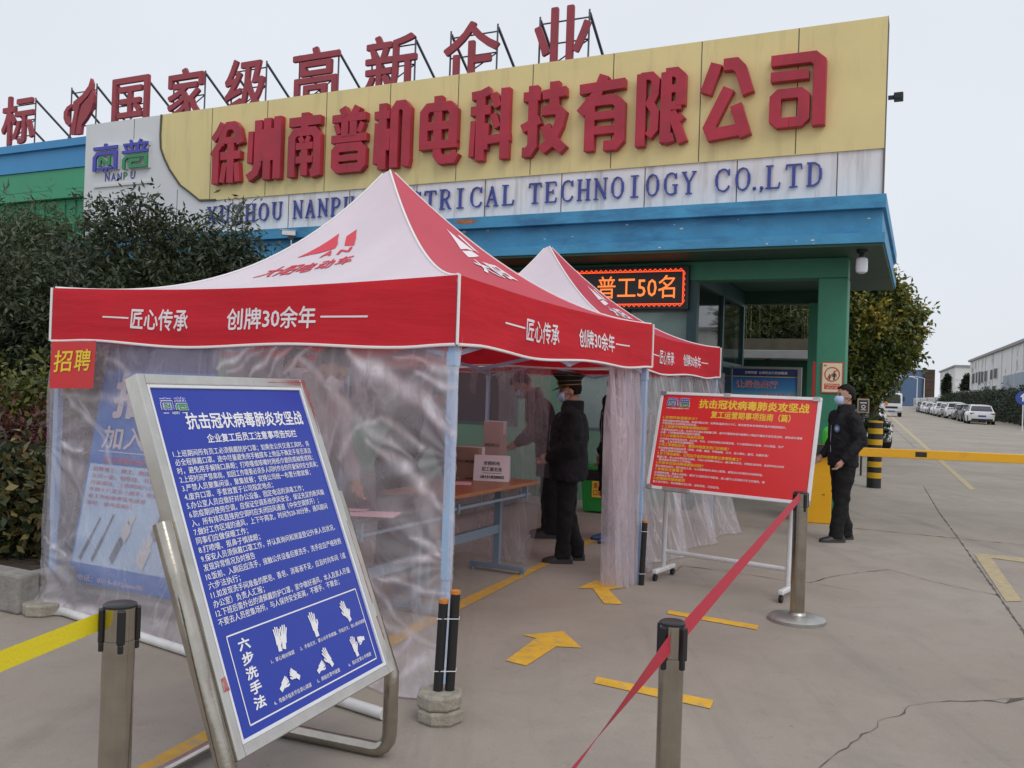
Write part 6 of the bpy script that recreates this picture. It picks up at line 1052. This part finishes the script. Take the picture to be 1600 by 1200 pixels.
CL = [('car_white', 0, 'nearest parked car, a white saloon seen from behind at the head of the row'), ('car_black', 0, 'black saloon parked directly beyond the nearest white saloon'), ('car_grey', 0, 'dark grey saloon parked beyond the black saloon'), ('car_white', 1, 'white high roofed car parked just beyond the dark grey saloon'), ('car_silver', 0, 'silver saloon parked beyond the first white high roofed car'), ('car_white', 1, 'second white high roofed car in the row, beyond the silver saloon'), ('car_white', 0, 'white saloon parked in the middle of the row beyond the second high roofed car'), ('car_grey', 0, 'grey saloon parked in the far half of the row between two white cars'), ('car_white', 0, 'white saloon in the far half of the row, beyond the farther grey saloon'), ('car_white', 1, 'farthest white high roofed car near the end of the row'), ('car_black', 0, 'dark car parked second from the far end of the row'), ('car_grey', 1, 'last car at the far end of the row, dark and high roofed')]
al = RD.loc(gp(1543, 662)); 
for i, (c, s, lab) in enumerate(CL):
    w = RD.w(8.05+random.uniform(-.12, .12)-.05*i*0, 75.5+i*6.9); make_car(lab, w, RD.th+random.uniform(-.03, .03), c, s, CG)
p = at(1326, 640, 29); make_car('white car parked behind the man, only its front corner visible beside the bollard', (p.x, p.y, 0), RD.th+math.pi+.25, 'car_white', 0)
p = gp(1392.5, 651); tr = thing('light_truck', 'white light truck driving towards the viewer on the far road', 'truck', (p.x, p.y, 0), RD.th)
mb = MB(); rg = lambda y, w, z0_, z1_: [(-w, y, z0_), (w, y, z0_), (w, y, z1_), (-w, y, z1_)]
mb.loft([rg(0, .92, .45, 1.25), rg(.02, .94, .42, 1.30), rg(.25, .93, .42, 2.18), rg(.35, .86, .42, 2.28), rg(1.6, .86, .42, 2.3)]); mb.build('cab', M['car_white'], tr, bevel=.04); mb = MB(); mb.add([(-.80, -.005, 1.32), (.80, -.005, 1.32), (.76, .215, 2.12), (-.76, .215, 2.12)], [(0, 1, 2, 3)]); mb.build('windscreen', M['car_glass'], tr, loc=(0, -.012, 0)); mb = MB(); mb.box(-.94, .94, -.10, .05, .42, .62); mb.build('bumper', M['car_silver'], tr, bevel=.02); mb = MB(); mb.box(-.55, .55, -.02, 0, .80, 1.0); mb.build('grille', M['trim'], tr); MB().box(-.3, .3, -.12, -.1, .47, .58).build('number_plate', M['plate_blue'], tr)
for s in (1, -1):
    MB().box(min(s*.62, s*.88), max(s*.62, s*.88), -.03, .02, .78, .98).build('headlight', M['head_lamp'], tr, bevel=.02); mb = MB(); mb.box(min(s*1.0, s*1.14), max(s*1.0, s*1.14), .1, .16, 1.5, 1.95); mb.build('mirror', M['trim'], tr)
    for y in (.7, 3.9): MB().tube([(s*.66, y, .38), (s*.92, y, .38)], .38, 18).build('wheel', M['tyre'], tr, smooth=True)
MB().box(-.95, .95, 1.75, 5.2, .75, 1.7).build('cargo_bed', M['car_silver'], tr); MB().box(-.58, -.34, -.03, -.018, 1.1, 1.45).build('sticker', M['orange_cap'], tr)
# ------------------------------------------------------------------ far buildings along the road
def rp(px_, py_, lat): return RD.px(px_, py_, lat)
LAT = 17.0
def factory(label, pa, pb, ptop, wins, depth=30, name='factory_building', extra=None):
    a0 = rp(pb, 620, LAT)[1]; a1 = rp(pa, 620, LAT)[1]; top = rp(*ptop, LAT)[2]; t = thing(name, label, 'building', RD.w(LAT, (a0+a1)/2), RD.th); l = (a1-a0)/2; m_ = (a0+a1)/2
    MB().box(0, depth, -l, l, 0, top).build('wall', M['wall_white'], t); mb = MB(); mb.box(-.35, depth+.3, -l-.3, l+.3, top, top+.35); mb.build('roof', M['roof_grey'], t)
    mb = MB()
    for i in range(int(2*l/9)+1): y = -l+i*9; mb.box(-.12, -.004, y, y+.5, 0, top-.02)
    mb.build('pilaster', M['wall_white'], t)
    for x0_, x1_, y0_, y1_, m in wins:
        p0, p1 = rp(x0_, y1_, LAT), rp(x1_, y1_, LAT); zt_ = rp((x0_+x1_)/2, y0_, LAT)[2]; zb_ = rp((x0_+x1_)/2, y1_, LAT)[2]; ya, yb = sorted((p0[1]-m_, p1[1]-m_)); mb = MB(); mb.box(-.10, -.03, ya, yb, zb_, zt_); o = mb.build('window', M['wall_white'], t); e = min(.25, (yb-ya)*.06); MB().box(-.14, -.101, ya+e, yb-e, zb_+.1, zt_-.1).build('pane', M[m], o)
    return t, a0, a1, top
W1 = [(1520, 1523.5, 583, 600, 'pane_dark'), (1525.5, 1528.5, 581, 599, 'pane_dark'), (1529.5, 1532.5, 580, 602, 'pane_dark'), (1534, 1537, 580, 599, 'pane_dark'), (1539, 1543, 579, 597, 'pane_dark'), (1548, 1552, 577, 594, 'pane_dark'), (1554, 1559, 575, 592, 'pane_dark'), (1568, 1575, 586, 611, 'pane_blue'), (1577, 1584, 584, 611, 'pane_blue'), (1586, 1593, 582, 610, 'pane_blue'), (1595, 1603, 580, 610, 'pane_blue'), (1605, 1614, 578, 610, 'pane_blue'), (1540, 1546, 603, 613, 'pane_dark'), (1551, 1557, 602, 612, 'pane_dark')]
t, a0, a1, top = factory('long weathered white factory hall at the right edge with a row of tall windows', 1514.5, 1645, (1557, 551), W1)
mb = MB(); mb.box(-2.2, .0, -(a1-a0)/2+(a1-a0)*.62, (a1-a0)/2-1, 3.2, 3.6); mb.build('canopy', M['roof_grey'], t)
factory('smaller weathered white factory hall with green window frames, beyond the long one', 1468, 1492.5, (1483, 577), [(1471, 1473, 594, 605, 'pane_dark'), (1474.5, 1477, 591, 606, 'bld_blue'), (1478, 1480.5, 590, 606, 'green_paint'), (1482, 1484, 590, 605, 'green_paint'), (1486.5, 1488, 591, 601, 'pane_blue')], depth=14)
c0, c1 = at(1372, 600, 290), at(1459, 600, 290); zt = at(1440, 577, 290).z; fbb = thing('far_hall', 'large blue hall at the end of the road with a dark brown lattice front', 'building', ((c0.x+c1.x)/2, 290, 0)); w_ = (c1.x-c0.x)/2
mb = MB(); mb.prism([(-w_, 0), (w_*.98, 0), (w_*.98, zt), (w_*.45, zt-.1), (-w_, zt-7)], 0, 40, lambda x, z, y: Vector((x, y, z))); mb.build('wall', M['far_blue'], fbb)
mb = MB()
for i in range(9): mb.box(w_*.62+i*w_*.042, w_*.62+i*w_*.042+.35, -.8, -.1, 0, zt)
for i in range(9): mb.box(w_*.60, w_*.98, -.95, -.82, i*zt/9+.2, i*zt/9+.5)
mb.build('lattice', M['far_brown'], fbb)
a0 = RD.w(12.5, 120); fe = thing('boundary_fence', 'pale boundary fence with bright posts behind the far parked cars', 'fence', RD.w(10.6, 176), RD.th); MB().box(0, .2, -26, 60, 0, 2.3).build('panel', mat('fence_grey', (.36, .36, .36), .8, var=.2, vscale=.5), fe); mb = MB()
for i in range(34): mb.box(-.12, -.01, -26+i*2.5, -26+i*2.5+.9, 0, 2.4)
mb.build('post', M['wall_white'], fe)
hl = []
for i in range(26): hl.append((tuple(RD.w(11.6+random.uniform(-.2, .2), 62+i*3.5, 1.35)), (1.1, 2.2, 1.35+random.uniform(-.1, .12))))
plant('clipped_hedge', 'long dark clipped hedge behind the parked cars on the right', 'hedge', RD.w(11.6, 105), hl, LM['hedge'], 9000, 6, .22, .12, None, .02, 26, shell=.75, tw=.25, seed=60)
for px_, r_, lab in ((1510, 9, 'dark bush growing against the end of the smaller white hall'), (1478, 6, 'small dark bush in front of the smaller white hall')):
    v = at(px_, 606, 165); plant('far_bush', lab, 'bush', (v.x, v.y, 0), [(tuple(at(px_, 606, 165)), (r_*.1, r_*.1, 1.9)), (tuple(at(px_+2, 598, 165)), (r_*.07, .7, 1.6))], LM['hedge'], 700, 6, .4, .22, None, .08, 6, seed=int(px_))
def lamp(px_, Y, lab):
    b_ = at(px_, 640, Y); t = thing('street_lamp', lab, 'street lamp', (b_.x, b_.y, 0), RD.th, 'street lamps along the far road'); zt_ = at(px_, 591, Y).z; MB().tube([(0, 0, 0), (0, 0, zt_)], [.12, .07], 8).build('pole', M['cam_white'], t); mb = MB(); mb.tube([(0, 0, zt_-.1), (-.8, 0, zt_+.2), (-2.0, 0, zt_+.3)], .06, 6); mb.build('arm', M['cam_white'], t); MB().box(-2.9, -1.8, -.15, .15, zt_+.25, zt_+.4).build('lamp_head', M['cam_white'], t)
lamp(1432, 150, 'taller street lamp in front of the brown lattice of the blue hall'); lamp(1443, 185, 'street lamp just right of the taller one, farther away'); lamp(1404, 190, 'street lamp standing behind the truck')
p = at(1599, 622, 52); t = thing('road_sign', 'round blue road sign at the right picture edge in front of the hedge', 'road sign', (p.x, p.y, 0), RD.th); MB().tube([(0, .04, 0), (0, .04, p.z+.3)], .035, 8).build('post', M['cam_white'], t); mb = MB(); mb.tube([(0, 0, p.z), (0, .03, p.z)], .40, 28); mb.build('disc', M['plate_blue'], t); mb = MB(); stroke(mb, [(-.02, -.2), (-.02, .12)], .08, lambda x, y, z: Vector((x, -.012-z, p.z+y)), 0, .004); stroke(mb, [(-.14, .06), (0, .22), (.14, .06)], .07, lambda x, y, z: Vector((x, -.013-z, p.z+y)), 0, .004); mb.build('arrow', M['board_white'], t)
